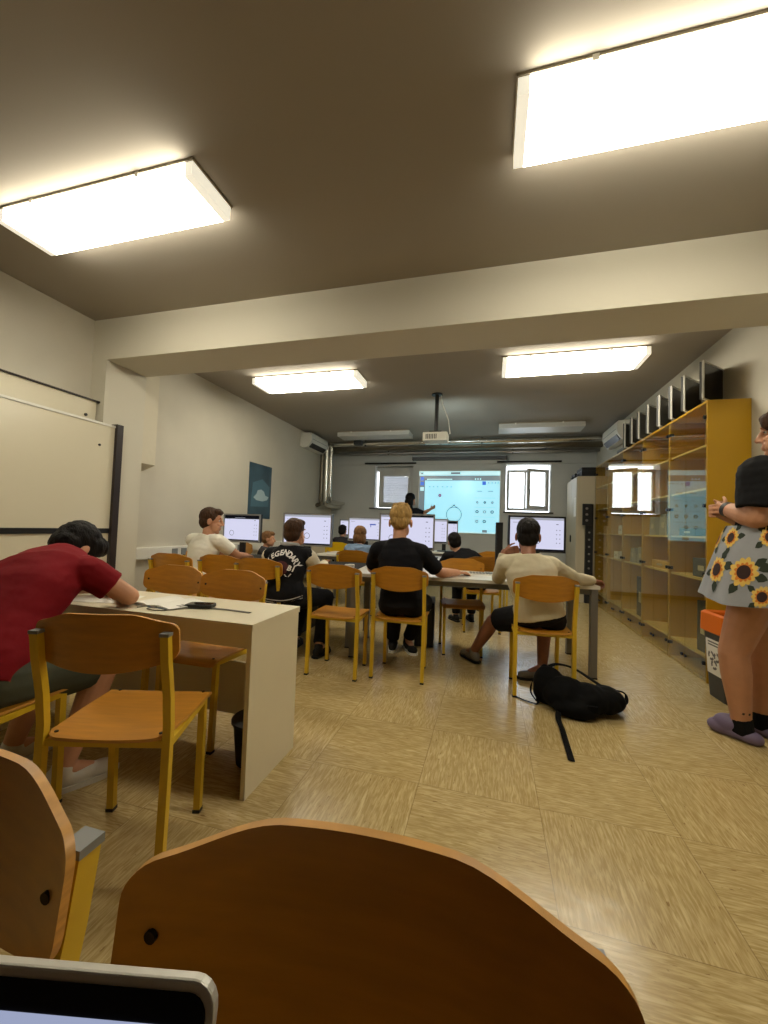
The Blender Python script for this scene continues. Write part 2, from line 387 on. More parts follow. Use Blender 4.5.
def riser(x, label, r, m, zb, y=7.68, left=False):
    pts = [(x, y+.06, 2.86), (x, y, 2.82), (x, y, zb+.09)] + ([(x-.02, y, zb+.03), (XL, y, zb)] if left else [(x, y+.02, zb+.03), (x, y+.08, zb), (x, YF, zb)])
    o = root('riser_pipe', label, 'pipe', (x, y, zb))
    obj('lagging', tube(B(), pts, r, 16), m, o, smooth=True, org=P(o))
riser(-3.50, 'dark outer foil riser in the far left corner', .045, M_foil2, 1.56, left=True)
riser(-3.395, 'bright middle foil riser in the far left corner', .05, M_foil, 1.58)
riser(-3.295, 'thin inner foil riser in the far left corner', .035, M_foil, 1.66)
bm = B(); box(bm, XL, XL+.16, 3.17, 3.34, 1.72, 2.66)
for v in bm.verts:
    if v.co.z < 2 and v.co.x < XL+.05: v.co.z -= .06
tag(obj('cable_duct', bm, mat('fabric_duct', (208, 200, 178), .7, bump=.2, bump_scale=20), bevel=.02), 'white boxed duct hanging down the left wall just behind the beam', 'duct')
o = root('wall_trunking', 'pale cable trunking with sockets along the left wall', 'trunking', (XL, 3.18, .72))
bm = B(); box(bm, XL, XL+.055, 3.18, 8.3, .72, .845); box(bm, XL+.055, XL+.06, 3.18, 8.3, .73, .835)
obj('channel', bm, M_whitep, o, bevel=.004, org=P(o))
for y in (3.78, 3.92, 5.0, 6.2):
    bm = B(); box(bm, XL+.06, XL+.068, y-.04, y+.04, .745, .82)
    so = obj('socket', bm, M_cap, o, org=P(o))
def air_con(label, xw, sx, y0, y1, z0, z1, d):
    o = root('air_conditioner', label, 'air conditioner', (xw, (y0+y1)/2, z0))
    prof = [(0, z0+.03), (.05, z0), (d*.62, z0+.01), (d*.92, z0+.09), (d, z0+.16), (d*.98, z1-.03), (d*.9, z1), (0, z1)]
    bm = B(); a = [bm.verts.new((xw+sx*p[0], y0, p[1])) for p in prof]; b_ = [bm.verts.new((xw+sx*p[0], y1, p[1])) for p in prof]
    bm.faces.new(a); bm.faces.new(b_[::-1])
    for i in range(len(prof)): bm.faces.new((a[i], b_[i], b_[(i+1) % len(prof)], a[(i+1) % len(prof)]))
    obj('case', bm, M_whitep, o, bevel=.012, org=P(o))
    bm = B(); a = V((xw+sx*d*.66, 0, z0+.018)); c = V((xw+sx*d*.93, 0, z0+.095)); n = V((sx*.02, 0, -.012))
    vs = [bm.verts.new(V((p.x, yy, p.z)) + n*k) for k in (.5, -.3) for p, yy in ((a, y0+.06), (c, y0+.06), (c, y1-.06), (a, y1-.06))]
    for f in ((0, 1, 2, 3), (7, 6, 5, 4), (0, 4, 5, 1), (1, 5, 6, 2), (2, 6, 7, 3), (3, 7, 4, 0)): bm.faces.new([vs[i] for i in f])
    obj('air_outlet', bm, M_black, o, org=P(o))
    bm = B(); xx = xw+sx*(d+.002); box(bm, min(xx-.002, xx), max(xx, xx-.002), y0+.05, y1-.05, z0+.165, z0+.172); obj('panel_seam', bm, M_cap, o, org=P(o))
air_con('white air conditioner high on the left wall beside the foil risers', XL, 1, 6.85, 7.62, 2.64, 2.93, .24)
air_con('white air conditioner high on the right wall beyond the row of monitors', XR, -1, 6.5, 7.3, 2.58, 2.87, .20)
o = root('wall_control_box', 'small grey box under the right air conditioner', 'box', (1.95, 6.75, 2.3))
obj('case', box(B(), 1.90, XR, 6.6, 6.9, 2.30, 2.48), M_cap, o, bevel=.006, org=P(o))
bm = B()
for k in range(4): box(bm, 1.896, 1.90, 6.63, 6.87, 2.33+k*.035, 2.345+k*.035)
obj('grille', bm, M_bin, o, org=P(o))
for (x0, x1, z, lb) in ((-2.78, -1.60, 2.575, 'dark curtain rail above the shuttered left window'), (.10, 1.34, 2.585, 'dark curtain rail above the open right window')):
    o = root('curtain_rail', lb, 'rail', ((x0+x1)/2, YF-.09, z))
    obj('rod', tube(B(), [(x0, YF-.09, z), (x1, YF-.09, z)], .018, 12), M_dkm, o, smooth=True, org=P(o))
    for x in (x0+.1, x1-.1): obj('bracket', box(B(), x-.012, x+.012, YF-.09, YF-.03, z-.012, z+.012), M_dkm, o, org=P(o))
o = root('screen_housing', 'long dark roller housing above the projected picture', 'screen housing', (-.68, YF-.1, 2.66))
obj('case', box(B(), -1.68, .30, YF-.15, YF-.04, 2.635, 2.70), mat('housing_grey', (70, 70, 72), .4), o, bevel=.01, org=P(o))
for x in (-1.68, .28): obj('end_cap', box(B(), x, x+.02, YF-.155, YF-.035, 2.63, 2.705), M_black, o, org=P(o))
o = root('wall_speaker', 'small dark box under the ceiling left of the unlit far light', 'speaker', (-2.72, 7.7, 2.84))
obj('case', box(B(), -2.78, -2.62, 7.62, 7.74, 2.84, 2.93), M_bin, o, bevel=.01, org=P(o)); obj('bracket', box(B(), -2.72, -2.68, 7.66, 7.70, 2.93, H), M_dkm, o, org=P(o))

# projected picture on the far wall; its surface glows in place of projector light
M_cy = mat('glowing_cyan', (190, 215, 220), .24, emit=lin((150, 224, 244)), es=.92)
M_cyl = mat('glowing_pale', (180, 220, 225), .2, emit=lin((190, 238, 245)), es=.85)
M_cyb = mat('glowing_grey', (120, 130, 135), .2, emit=lin((125, 142, 150)), es=.55)
M_cyd = mat('glowing_dark', (60, 70, 80), .2, emit=lin((50, 84, 104)), es=.35)
M_cyblue = mat('glowing_blue', (60, 100, 190), .2, emit=lin((70, 120, 225)), es=.7)
M_cyred = mat('glowing_red', (140, 90, 120), .2, emit=lin((150, 90, 140)), es=.5)
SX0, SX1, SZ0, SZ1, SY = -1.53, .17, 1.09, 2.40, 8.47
r = root('projection_screen', 'large pale blue projected computer picture on the far wall, made to glow by itself', 'projection screen', ((SX0+SX1)/2, SY, SZ0))
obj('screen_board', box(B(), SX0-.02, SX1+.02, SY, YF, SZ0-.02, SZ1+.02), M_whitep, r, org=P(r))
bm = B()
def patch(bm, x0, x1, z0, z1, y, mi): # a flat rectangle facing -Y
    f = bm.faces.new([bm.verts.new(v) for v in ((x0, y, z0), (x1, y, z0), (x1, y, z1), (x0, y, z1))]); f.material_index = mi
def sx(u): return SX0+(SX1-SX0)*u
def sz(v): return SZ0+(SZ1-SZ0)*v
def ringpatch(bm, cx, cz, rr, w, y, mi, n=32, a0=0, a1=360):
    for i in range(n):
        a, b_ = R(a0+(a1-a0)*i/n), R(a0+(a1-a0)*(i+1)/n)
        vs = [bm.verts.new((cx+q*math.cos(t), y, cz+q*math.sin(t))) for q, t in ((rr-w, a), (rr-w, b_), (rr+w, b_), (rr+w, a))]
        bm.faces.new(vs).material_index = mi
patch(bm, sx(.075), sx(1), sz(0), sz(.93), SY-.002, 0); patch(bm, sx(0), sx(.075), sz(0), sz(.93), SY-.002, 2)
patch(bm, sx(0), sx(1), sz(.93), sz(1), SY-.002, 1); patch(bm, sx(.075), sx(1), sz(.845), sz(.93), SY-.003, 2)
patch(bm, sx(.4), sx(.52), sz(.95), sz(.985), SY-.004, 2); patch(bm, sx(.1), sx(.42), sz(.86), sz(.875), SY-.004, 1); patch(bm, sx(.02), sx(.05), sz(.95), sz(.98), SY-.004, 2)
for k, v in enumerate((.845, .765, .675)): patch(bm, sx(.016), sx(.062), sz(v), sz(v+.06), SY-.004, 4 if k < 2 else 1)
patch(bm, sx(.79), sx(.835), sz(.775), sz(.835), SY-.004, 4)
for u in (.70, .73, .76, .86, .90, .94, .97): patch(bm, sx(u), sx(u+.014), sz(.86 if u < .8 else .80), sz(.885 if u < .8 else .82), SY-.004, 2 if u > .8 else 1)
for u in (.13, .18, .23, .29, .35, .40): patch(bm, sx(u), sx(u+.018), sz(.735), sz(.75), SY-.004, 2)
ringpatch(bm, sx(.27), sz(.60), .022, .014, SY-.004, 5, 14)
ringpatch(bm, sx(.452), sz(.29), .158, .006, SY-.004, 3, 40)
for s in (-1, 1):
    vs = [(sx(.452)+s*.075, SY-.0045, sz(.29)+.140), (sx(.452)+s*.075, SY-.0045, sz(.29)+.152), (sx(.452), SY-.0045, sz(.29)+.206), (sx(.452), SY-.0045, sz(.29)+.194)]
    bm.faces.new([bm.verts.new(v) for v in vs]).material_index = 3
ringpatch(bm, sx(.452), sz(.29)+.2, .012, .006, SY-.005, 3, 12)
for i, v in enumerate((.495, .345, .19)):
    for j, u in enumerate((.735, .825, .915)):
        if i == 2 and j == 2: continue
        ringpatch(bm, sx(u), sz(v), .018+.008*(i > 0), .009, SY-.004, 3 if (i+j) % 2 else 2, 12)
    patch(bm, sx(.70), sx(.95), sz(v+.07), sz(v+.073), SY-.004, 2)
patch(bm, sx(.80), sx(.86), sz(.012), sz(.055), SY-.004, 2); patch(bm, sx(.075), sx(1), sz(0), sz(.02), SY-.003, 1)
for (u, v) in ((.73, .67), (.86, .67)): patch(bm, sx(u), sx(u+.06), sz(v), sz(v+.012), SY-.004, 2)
obj('glowing_picture', bm, [M_cy, M_cyl, M_cyb, M_cyd, M_cyblue, M_cyred], r, org=P(r))

# projector
r = root('projector', 'white projector hung from the ceiling on a black pole', 'projector', (-.74, 5.25, H))
PX, PY, PZ = -.74, 5.25, 2.37
bm = B(); lathe(bm, [(.075, H-.014), (.075, H)], 20, (PX, PY, 0)); lathe(bm, [(.027, PZ+.09), (.027, H-.014)], 16, (PX, PY, 0)); box(bm, PX-.08, PX+.08, PY-.08, PY+.08, PZ+.065, PZ+.09)
obj('pole', bm, M_black, r, smooth=True, org=P(r))
bm = B(); box(bm, PX-.16, PX+.16, PY-.125, PY+.125, PZ-.045, PZ+.065)
obj('case', bm, M_whitep, r, bevel=.02, org=P(r))
bm = B()
for i in range(7): box(bm, PX-.12+i*.022, PX-.108+i*.022, PY-.1265, PY-.1245, PZ-.025, PZ+.04)
obj('vent', bm, M_bin, r, org=P(r))
bm = B(); tube(bm, [(PX+.04, PY+.12, PZ), (PX+.04, PY+.165, PZ)], .045, 20); obj('lens_ring', bm, M_black, r, smooth=True, org=P(r))
bm = B(); tube(bm, [(PX+.04, PY+.163, PZ), (PX+.04, PY+.168, PZ)], .03, 20); obj('lit_lens', bm, emis('projector_beam', (225, 250, 255), 900), r, org=P(r))
bm = B(); tube(bm, [(PX+.05, PY+.02, H), (PX+.07, PY+.02, H-.12), (PX+.16, PY, PZ+.25), (PX+.19, PY-.02, PZ+.06), (PX+.15, PY-.05, PZ+.03)], .007, 8); obj('cable', bm, M_whitep, r, smooth=True, org=P(r))

# ------------------------------------------------------------------ poster and whiteboard on the left wall
r = root('poster', 'dark teal poster with a pale shape hung on the left wall', 'poster', (XL, 5.55, 1.22))
obj('sheet', box(B(), XL+.001, XL+.006, 5.24, 5.87, 1.22, 2.09), mat('poster_teal', (52, 76, 88), .35, noise_amt=.35, noise_scale=3), r, org=P(r))
bm = B()
poly = [(5.37, 1.55), (5.45, 1.51), (5.62, 1.50), (5.76, 1.53), (5.80, 1.58), (5.70, 1.60), (5.66, 1.66), (5.58, 1.69), (5.48, 1.67), (5.45, 1.61)]
bm.faces.new([bm.verts.new((XL+.008, y, z)) for y, z in poly])
obj('pale_shape', bm, mat('poster_pale', (170, 190, 195), .4), r, org=P(r))
bm = B(); bm.faces.new([bm.verts.new((XL+.0075, y, z)) for y, z in ((5.3, 1.4), (5.8, 1.42), (5.82, 1.75), (5.6, 1.86), (5.34, 1.78))])
obj('mid_tone_shape', bm, mat('poster_mid', (74, 108, 122), .4), r, org=P(r))
bx = -3.385
r = root('whiteboard', 'large off-white sliding whiteboard in a dark frame on the left wall', 'whiteboard', (bx, 1.9, .45))
M_bd = mat('whiteboard_enamel', (216, 208, 184), .22)
M_dkfr = mat('dark_brown_frame', (38, 26, 24), .45)
obj('upper_panel', box(B(), bx-.03, bx, .55, 2.82, 1.055, 1.985), M_bd, r, bevel=.004, org=P(r))
obj('lower_panel', box(B(), bx-.03, bx-.004, .55, 2.82, .5, 1.01), M_bd, r, bevel=.004, org=P(r))
obj('top_rail', box(B(), bx-.03, bx+.008, .55, 2.82, 1.985, 2.005), M_whitep, r, bevel=.004, org=P(r))
obj('divider', box(B(), bx-.03, bx+.006, .55, 2.82, 1.01, 1.055), M_black, r, org=P(r))
for y in (.47, 2.82): obj('post', box(B(), bx-.055, bx+.03, y, y+.062, .38, 2.02), M_dkfr, r, bevel=.004, org=P(r))
for (y, z) in ((2.68, 1.80), (2.55, 2.08)):
    bm = B(); tube(bm, [(bx if z < 2 else XL+.14, y, z), ((bx if z < 2 else XL+.14)+.006, y, z)], .011, 12); 
    if z < 2: obj('screw', bm, M_black, r, org=P(r))
    else: bm.free()
r = root('wall_panel', 'plain pale board fixed on the left wall above the whiteboard', 'panel', (XL, 1.9, 1.2))
obj('board', box(B(), XL, XL+.11, .4, 2.71, 1.3, 2.2), M_bd, r, org=P(r))
obj('top_strip', box(B(), XL+.09, XL+.125, .4, 2.74, 2.2, 2.212), M_dkfr, r, org=P(r))
bm = B(); tube(bm, [(XL+.11, 2.62, 2.06), (XL+.118, 2.62, 2.06)], .013, 12); obj('knob', bm, M_black, r, org=P(r))

# ------------------------------------------------------------------ chairs
def smoothstep(t): t = max(0, min(1, t)); return t*t*(3-2*t)
def back_board():
    bm = B(); hw, n, m, th = .222, 40, 8, .010
    rc, rz = .13, .03
    def rnd(a): q = (a-(1-rc))/rc; return rz*(1-math.sqrt(max(0, 1-q*q))) if q > 0 else 0
    def top(u):
        a = abs(u); return .829 + .031*smoothstep((.97-a)/.6) - rnd(a)
    def bot(u):
        a = abs(u); return .715 - .042*(1-a*a) + rnd(a)
    def yy(u, z): return -.164 - .12*max(0, z-.62) - .045*(1-u*u)
    F, Bk = [], []
    for i in range(n+1):
        u = math.sin(math.pi/2*(-1+2*i/n)); z0, z1 = bot(u), top(u)
        F.append([bm.verts.new((u*hw, yy(u, z0+(z1-z0)*j/m)+th/2, z0+(z1-z0)*j/m)) for j in range(m+1)])
        Bk.append([bm.verts.new((u*hw, yy(u, z0+(z1-z0)*j/m)-th/2, z0+(z1-z0)*j/m)) for j in range(m+1)])
    for i in range(n):
        for j in range(m):
            bm.faces.new((F[i][j], F[i][j+1], F[i+1][j+1], F[i+1][j])); bm.faces.new((Bk[i][j], Bk[i+1][j], Bk[i+1][j+1], Bk[i][j+1]))
        bm.faces.new((F[i][m], Bk[i][m], Bk[i+1][m], F[i+1][m])).material_index = 1
        bm.faces.new((F[i][0], F[i+1][0], Bk[i+1][0], Bk[i][0])).material_index = 1
    for j in range(m):
        bm.faces.new((F[0][j], Bk[0][j], Bk[0][j+1], F[0][j+1])).material_index = 1; bm.faces.new((F[n][j], F[n][j+1], Bk[n][j+1], Bk[n][j])).material_index = 1
    return bm, yy
def make_chair(board=None):
    r = root('school_chair', 'x', 'chair')
    # seat: gently dished plywood, front edge rolled down
    out = rrect(-.20, .20, -.185, .205, .045, 4)
    bm = B(); N = 18
    grid = {}
    for k, zo in enumerate((0, -.010)):
        for i in range(N+1):
            for j in range(N+1):
                u, v = -1+2*i/N, -1+2*j/N
                sx_ = .198-.012*max(0, -v); x, y = u*sx_, .01+v*.195
                cr = max(0, abs(u)-.78)/.22; cv = max(0, abs(v)-.78)/.22
                if cr > 0 and cv > 0:
                    L = math.hypot(cr, cv)
                    if L > 0:
                        mxx = max(cr, cv)/L; x = math.copysign((.78+.22*cr*mxx), u)*sx_; y = .01+math.copysign(.78+.22*cv*mxx, v)*.195
                z = .466 - .010*(1-u*u)*(1-max(0, v)**2) - .022*max(0, (v-.75)/.25)**2 + zo
                grid[k, i, j] = bm.verts.new((x, y, z))
    for i in range(N):
        for j in range(N):
            bm.faces.new([grid[0, a, b_] for a, b_ in ((i, j), (i+1, j), (i+1, j+1), (i, j+1))]); bm.faces.new([grid[1, a, b_] for a, b_ in ((i, j), (i, j+1), (i+1, j+1), (i+1, j))])
    for i in range(N):
        for (j, fl) in ((0, 1), (N, 0)):
            q = [grid[0, i, j], grid[1, i, j], grid[1, i+1, j], grid[0, i+1, j]]; bm.faces.new(q).material_index = 1
            q = [grid[0, j, i], grid[1, j, i], grid[1, j, i+1], grid[0, j, i+1]]; bm.faces.new(q).material_index = 1
    se = obj('seat', bm, [board or M_wood, M_edge], r, smooth=True)
    for x, y in ((-.165, -.155), (.165, -.155), (-.165, .165), (.165, .165)):
        obj('screw', lathe(B(), [(.006, .4645), (.006, .4675)], 10, (x, y, 0)), M_dkm, se)
    bm, yy = back_board()
    bk = obj('backrest', bm, [board or M_wood, M_edge], r, smooth=True)
    for x in (-.192, .192):
        y = yy(x/.222, .768); obj('bolt', tube(B(), [(x, y+.004, .768), (x, y+.008, .768)], .006, 12), M_dkm, bk)
    for s in (-1, 1):
        pts = [(s*.196, -.185, 0), (s*.196, -.175, .25), (s*.196, -.17, .50), (s*.196, -.182, .60), (s*.196, -.208, .72), (s*.196, -.219, .796)]
        lg = obj('rear_leg', sqtube(B(), pts, .025), M_yel, r, bevel=.003, segs=1)
        obj('cap', box(B(), s*.196-.0145, s*.196+.0145, -.2335, -.2045, .794, .804, 0), M_cap, lg, bevel=.002)
        obj('foot', box(B(), s*.196-.014, s*.196+.014, -.2, -.171, 0, .012), M_black, lg)
        lg = obj('front_leg', sqtube(B(), [(s*.168, .158, 0), (s*.172, .15, .443)], .025), M_yel, r, bevel=.003, segs=1)
        obj('foot', box(B(), s*.168-.014, s*.168+.014, .143, .173, 0, .012), M_black, lg)
    bm = B()
    for s in (-1, 1): sqtube(bm, [(s*.196, -.165, .440), (s*.172, .15, .440)], .022, (0, 0, 1))
    sqtube(bm, [(-.19, -.165, .440), (.19, -.165, .440)], .022, (0, 0, 1)); sqtube(bm, [(-.172, .14, .436), (.172, .14, .436)], .02, (0, 0, 1))
    obj('seat_frame', bm, M_yel, r, bevel=.003, segs=1)
    return r
proto = make_chair(); _first = [True]
def chair(x, y, deg, label, group='school chairs with yellow legs', src=None):
    s = src or proto
    if s.get('used'): o = copy_tree(s)
    else: o = s
    s['used'] = 1
    o.location = (x, y, 0); o.rotation_euler = (0, 0, R(deg)); tag(o, label, 'chair', group)
    return o
chair(-1.215, 1.165, 17, 'wooden chair at the near cream desk with its whole back and seat in view')
chair(-1.82, 1.06, 3, 'chair under the person in the red shirt at the near cream desk')
chair(-.092, .140, 184, 'dark wooden chair back nearest the viewer, filling the bottom of the photo')
chair(-.616, .122, 181, 'dark wooden chair back cut by the left edge, beside the laptop')
chair(-1.15, 3.0, 1, 'empty chair at the grey table between the varsity jacket and the blond person')
chair(-.667, 3.115, 2, 'chair under the blond person in black')
chair(.365, 3.15, 6, 'chair under the person in the cream sweatshirt')
chair(-1.88, 3.12, 0, 'chair just behind the varsity jacket, rightmost of its row of three')
chair(-2.31, 3.19, 0, 'middle chair of the row of three behind the white shirt')
chair(-2.72, 3.06, 0, 'leftmost chair of the row of three behind the white shirt')
chair(-1.49, 1.87, 180, 'right one of two chairs tucked under the far side of the cream desk')
chair(-1.945, 1.89, 180, 'left one of two chairs tucked under the far side of the cream desk')
chair(-.245, 3.86, 188, 'chair pushed under the grey table from its far side, beside the blond person')
chair(-.10, 4.78, 10, 'chair under the small person in black beyond the grey table')
chair(.05, 6.02, 0, 'farthest wooden chair on the right, under the projected picture')
chair(-1.62, 4.74, 4, 'chair under the person in the blue hooded top')
chair(-2.86, 3.62, -82, 'chair under the person in the white shirt')
chair(-3.16, 4.98, -70, 'chair under the child behind the left monitor')
chair(-2.62, 6.68, 3, 'far chair with a bright yellow back, under the child at the back', src=make_chair(M_yelwood))

# ------------------------------------------------------------------ desks and tables
r = root('cream_desk', 'cream panel desk with a solid right end, holding papers and a phone', 'desk', (-1.7, 1.68, 0))
DX0, DX1, DY0, DY1, DZ = -2.52, -.955, 1.466, 1.89, .725
obj('desk_top', box(B(), DX0, DX1, DY0, DY1, DZ-.028, DZ), M_white, r, bevel=.002, org=P(r))
for x in (DX0+.004, DX1-.026): obj('end_panel', box(B(), x, x+.022, DY0+.004, DY1-.004, 0, DZ-.028), M_white, r, bevel=.0015, org=P(r))
obj('apron', box(B(), DX0+.026, DX1-.026, DY0+.035, DY0+.053, DZ-.115, DZ-.028), M_white, r, org=P(r))
obj('modesty_panel', box(B(), DX0+.026, DX1-.026, DY1-.03, DY1-.012, .13, .405), M_white, r, org=P(r))
def table(label, c, L, D, z, deg, top=M_top, leg=.05):
    r = root('computer_table', label, 'table', (c[0], c[1], 0), R(deg))
    obj('table_top', box(B(), -L/2, L/2, -D/2, D/2, z-.028, z), [top], r, bevel=.003)
    bm = B()
    for s in (-1, 1): box(bm, -L/2+.05, L/2-.05, s*(D/2-.045)-.012, s*(D/2-.045)+.012, z-.075, z-.028); box(bm, s*(L/2-.045)-.012, s*(L/2-.045)+.012, -D/2+.05, D/2-.05, z-.075, z-.028)
    obj('apron_frame', bm, M_greym, r)
    for a in (-1, 1):
        for b_ in (-1, 1):
            x, y = a*(L/2-leg/2-.012), b_*(D/2-leg/2-.012)
            l = obj('leg', box(B(), x-leg/2, x+leg/2, y-leg/2, y+leg/2, .008, z-.028), M_greym, r, bevel=.004)
            obj('foot', box(B(), x-leg/2-.002, x+leg/2+.002, y-leg/2-.002, y+leg/2+.002, 0, .012), M_black, l)
    return r
ta = R(6); ux, uy = V((math.cos(ta), math.sin(ta), 0)), V((-math.sin(ta), math.cos(ta), 0))
tcn = V((.86, 3.50, 0)) - ux*1.03 + uy*.35
table('long pale-topped grey table in the middle, the blond person sits at it', tcn, 2.06, .70, .74, 6)
table('dark-topped table before the person in the varsity jacket', (-1.81, 3.86), 1.10, .72, .74, 3, top=M_blackm)
table('dark table along the left wall before the person in the white shirt', (-2.98, 4.18), 1.1, .66, .74, 0, top=M_blackm)
table('second-row computer table beyond the person in the blue top', (-1.35, 5.55), 2.1, .70, .74, 0)
table('back-row computer table nearest the far wall', (-1.9, 7.27), 2.9, .52, .74, 0)
table('small table beneath the laptop at the very front', (-.3, -.22), 1.3, .72, .715, 0, top=mat('brown_worktop', (92, 64, 40), .5))  # unseen top, made brown to bounce less light onto the front chairs

# ------------------------------------------------------------------ monitors, keyboards, speakers
M_scr = emis('lit_screen', (222, 222, 248), .92); M_scrd = emis('screen_marks', (96, 100, 130), .5); M_scrb = emis('screen_dark_bar', (26, 28, 34), .5)
M_scrw = emis('screen_grey_bar', (190, 192, 205), .7)
M_scrblue = emis('screen_blue', (90, 110, 200), .8)
def monitor(label, x, y, zb, w, h, deg, style=0, bezel=M_silver, ztab=.74):
    r = root('computer_monitor', label, 'monitor', (x, y, ztab), R(deg), 'switched-on computer monitors')
    z0 = zb-ztab; b = .016
    bm = B(); box(bm, -w/2, w/2, -.02, .02, z0, z0+h); obj('rear_shell', bm, M_black, r, bevel=.008)
    bm = B(); frame_box(bm, -w/2-.001, w/2+.001, z0-.001, z0+h+.001, b, -.026, -.014); obj('bezel', bm, bezel, r)
    bm = B(); Y = -.0215
    patch(bm, -w/2+b, w/2-b, z0+b, z0+h-b, Y, 0)
    W_, H_ = w-2*b, h-2*b; X0, Z0 = -w/2+b, z0+b
    def p(u0, u1, v0, v1, mi, d=.0006): patch(bm, X0+u0*W_, X0+u1*W_, Z0+v0*H_, Z0+v1*H_, Y-d, mi)
    p(0, 1, .93, 1, 3 if style != 1 else 2)
    if style == 1: p(0, 1, .86, .93, 2); p(.3, .6, .90, .915, 3, .001)
    if style == 3: p(0, 1, .95, 1, 2, .001); p(0, .2, .96, .99, 3, .0014)
    p(0, 1, 0, .05, 2)
    for k in range(4):
        for j in range(2): p(.86+j*.06, .875+j*.06, .62-k*.13, .645-k*.13, 1)
    p(.86, .90, .80, .82, 1); p(.05, .16, .84, .85, 1)
    if style == 2: p(.62, .80, .70, .76, 4); p(.64, .66, .60, .70, 4)
    ringpatch(bm, X0+(.22 if style != 0 else .5)*W_, Z0+.30*H_, .03, .0022, Y-.0008, 1, 24)
    obj('screen', bm, [M_scr, M_scrd, M_scrb, M_scrw, M_scrblue], r)
    bm = B(); box(bm, -.035, .035, .0, .03, .02, z0+h*.4); obj('neck', bm, M_black, r, bevel=.004)
    bm = B(); extr(bm, rrect(-.12, .12, -.09, .10, .05), .016); obj('foot', bm, M_black, r, bevel=.003)
    return r
monitor('monitor with a dark top bar in front of the person in the white shirt', -2.87, 4.10, .915, .53, .335, -4, 1)
monitor('monitor in front of the person in the varsity jacket', -1.865, 3.80, .925, .545, .345, 4, 0)
monitor('wide monitor in front of the blond person in black', -.80, 3.82, .935, .55, .36, 6, 3)
monitor('monitor in front of the person in the cream sweatshirt', .425, 4.02, .965, .525, .345, 8, 0, M_black)
monitor('monitor in front of the person in the blue hooded top', -1.78, 5.55, .935, .54, .35, 2, 2)
monitor('monitor half hidden just right of the blond person\'s screen', -.82, 5.50, .945, .50, .35, 2, 0)
monitor('small-looking monitor in the back row before the child at the back', -2.62, 7.27, .955, .50, .32, 2, 0)
monitor('back-row monitor with a dark top bar right above the small person in black', -.82, 7.27, .955, .50, .36, 2, 1)
r = root('loudspeaker', 'tall black desktop box standing left of the cream sweatshirt person\'s monitor', 'speaker', (.085, 4.08, .74), R(6))
obj('case', box(B(), -.03, .03, -.05, .05, 0, .50), M_blackm, r, bevel=.006)
obj('grille', box(B(), -.024, .024, -.053, -.049, .03, .47), M_black, r)
r = root('loudspeaker', 'small black speaker standing on the beige box near the left corner', 'speaker', (-3.05, 6.75, 1.06))
obj('case', box(B(), -.07, .07, -.08, .08, 0, .26), M_blackm, r, bevel=.008); obj('cone_ring', tube(B(), [(0, -.084, .09), (0, -.078, .09)], .05, 20), M_bin, r)
r = root('storage_box', 'tall beige cupboard under the small speaker near the left corner', 'cupboard', (-3.05, 6.75, 0))
obj('carcass', box(B(), -.17, .17, -.15, .15, 0, 1.06), M_beige, r, bevel=.006); obj('door', box(B(), -.16, .16, -.158, -.15, .04, 1.03), M_beige, r); 
def keyboard(label, x, y, deg, z=.74, m=M_whitep):
    r = root('keyboard', label, 'keyboard', (x, y, z), R(deg))
    obj('tray', box(B(), -.21, .21, -.07, .07, 0, .014), m, r, bevel=.004)
    bm = B()
    for j in range(4):
        for i in range(14): box(bm, -.2+i*.0285, -.178+i*.0285, -.058+j*.029, -.036+j*.029, .014, .02)
    k = obj('keys', bm, M_cap, r)
keyboard('pale keyboard on the grey table left of the cream sweatshirt', .02, 3.82, 6)
keyboard('keyboard before the varsity jacket', -1.80, 3.62, 3, m=M_black)
r = root('small_box', 'little white box lying on the left end of the grey table', 'box', (-1.33, 3.66, .74), R(10))
obj('carton', box(B(), -.045, .045, -.03, .03, 0, .035), M_paper, r, bevel=.003); obj('lid_flap', box(B(), -.045, .045, -.031, -.029, .018, .034), M_whitep, r)
r = root('paper_sheet', 'white sheet lying on the grey table beside the blond person\'s hand', 'paper', (-.10, 3.74, .74), R(9))
bm = B()
for i in range(7):
    for j in range(5): pass
vs = {(i, j): bm.verts.new((-.15+i*.05, -.105+j*.0525, .0012+.0012*math.sin(i*.9)*math.cos(j*.7)+.001)) for i in range(7) for j in range(5)}
for i in range(6):
    for j in range(4): bm.faces.new((vs[i, j], vs[i+1, j], vs[i+1, j+1], vs[i, j+1]))
obj('sheet', bm, M_paper, r, smooth=True)

# PC towers under the tables
def tower(label, x, y, deg=0):
    r = root('computer_tower', label, 'computer', (x, y, 0), R(deg))
    obj('case', box(B(), -.09, .09, -.2, .2, .01, .43), M_blackm, r, bevel=.006)
    bm = B(); box(bm, -.08, .08, -.206, -.198, .03, .41); obj('front_panel', bm, M_black, r, bevel=.004)
    bm = B(); tube(bm, [(.05, -.21, .37), (.05, -.204, .37)], .012, 12); obj('power_button', bm, M_silver, r)
tower('black computer tower on the floor under the varsity jacket person\'s table', -1.98, 3.98)
tower('black computer tower on the floor under the middle of the grey table', -.62, 4.02, 6)

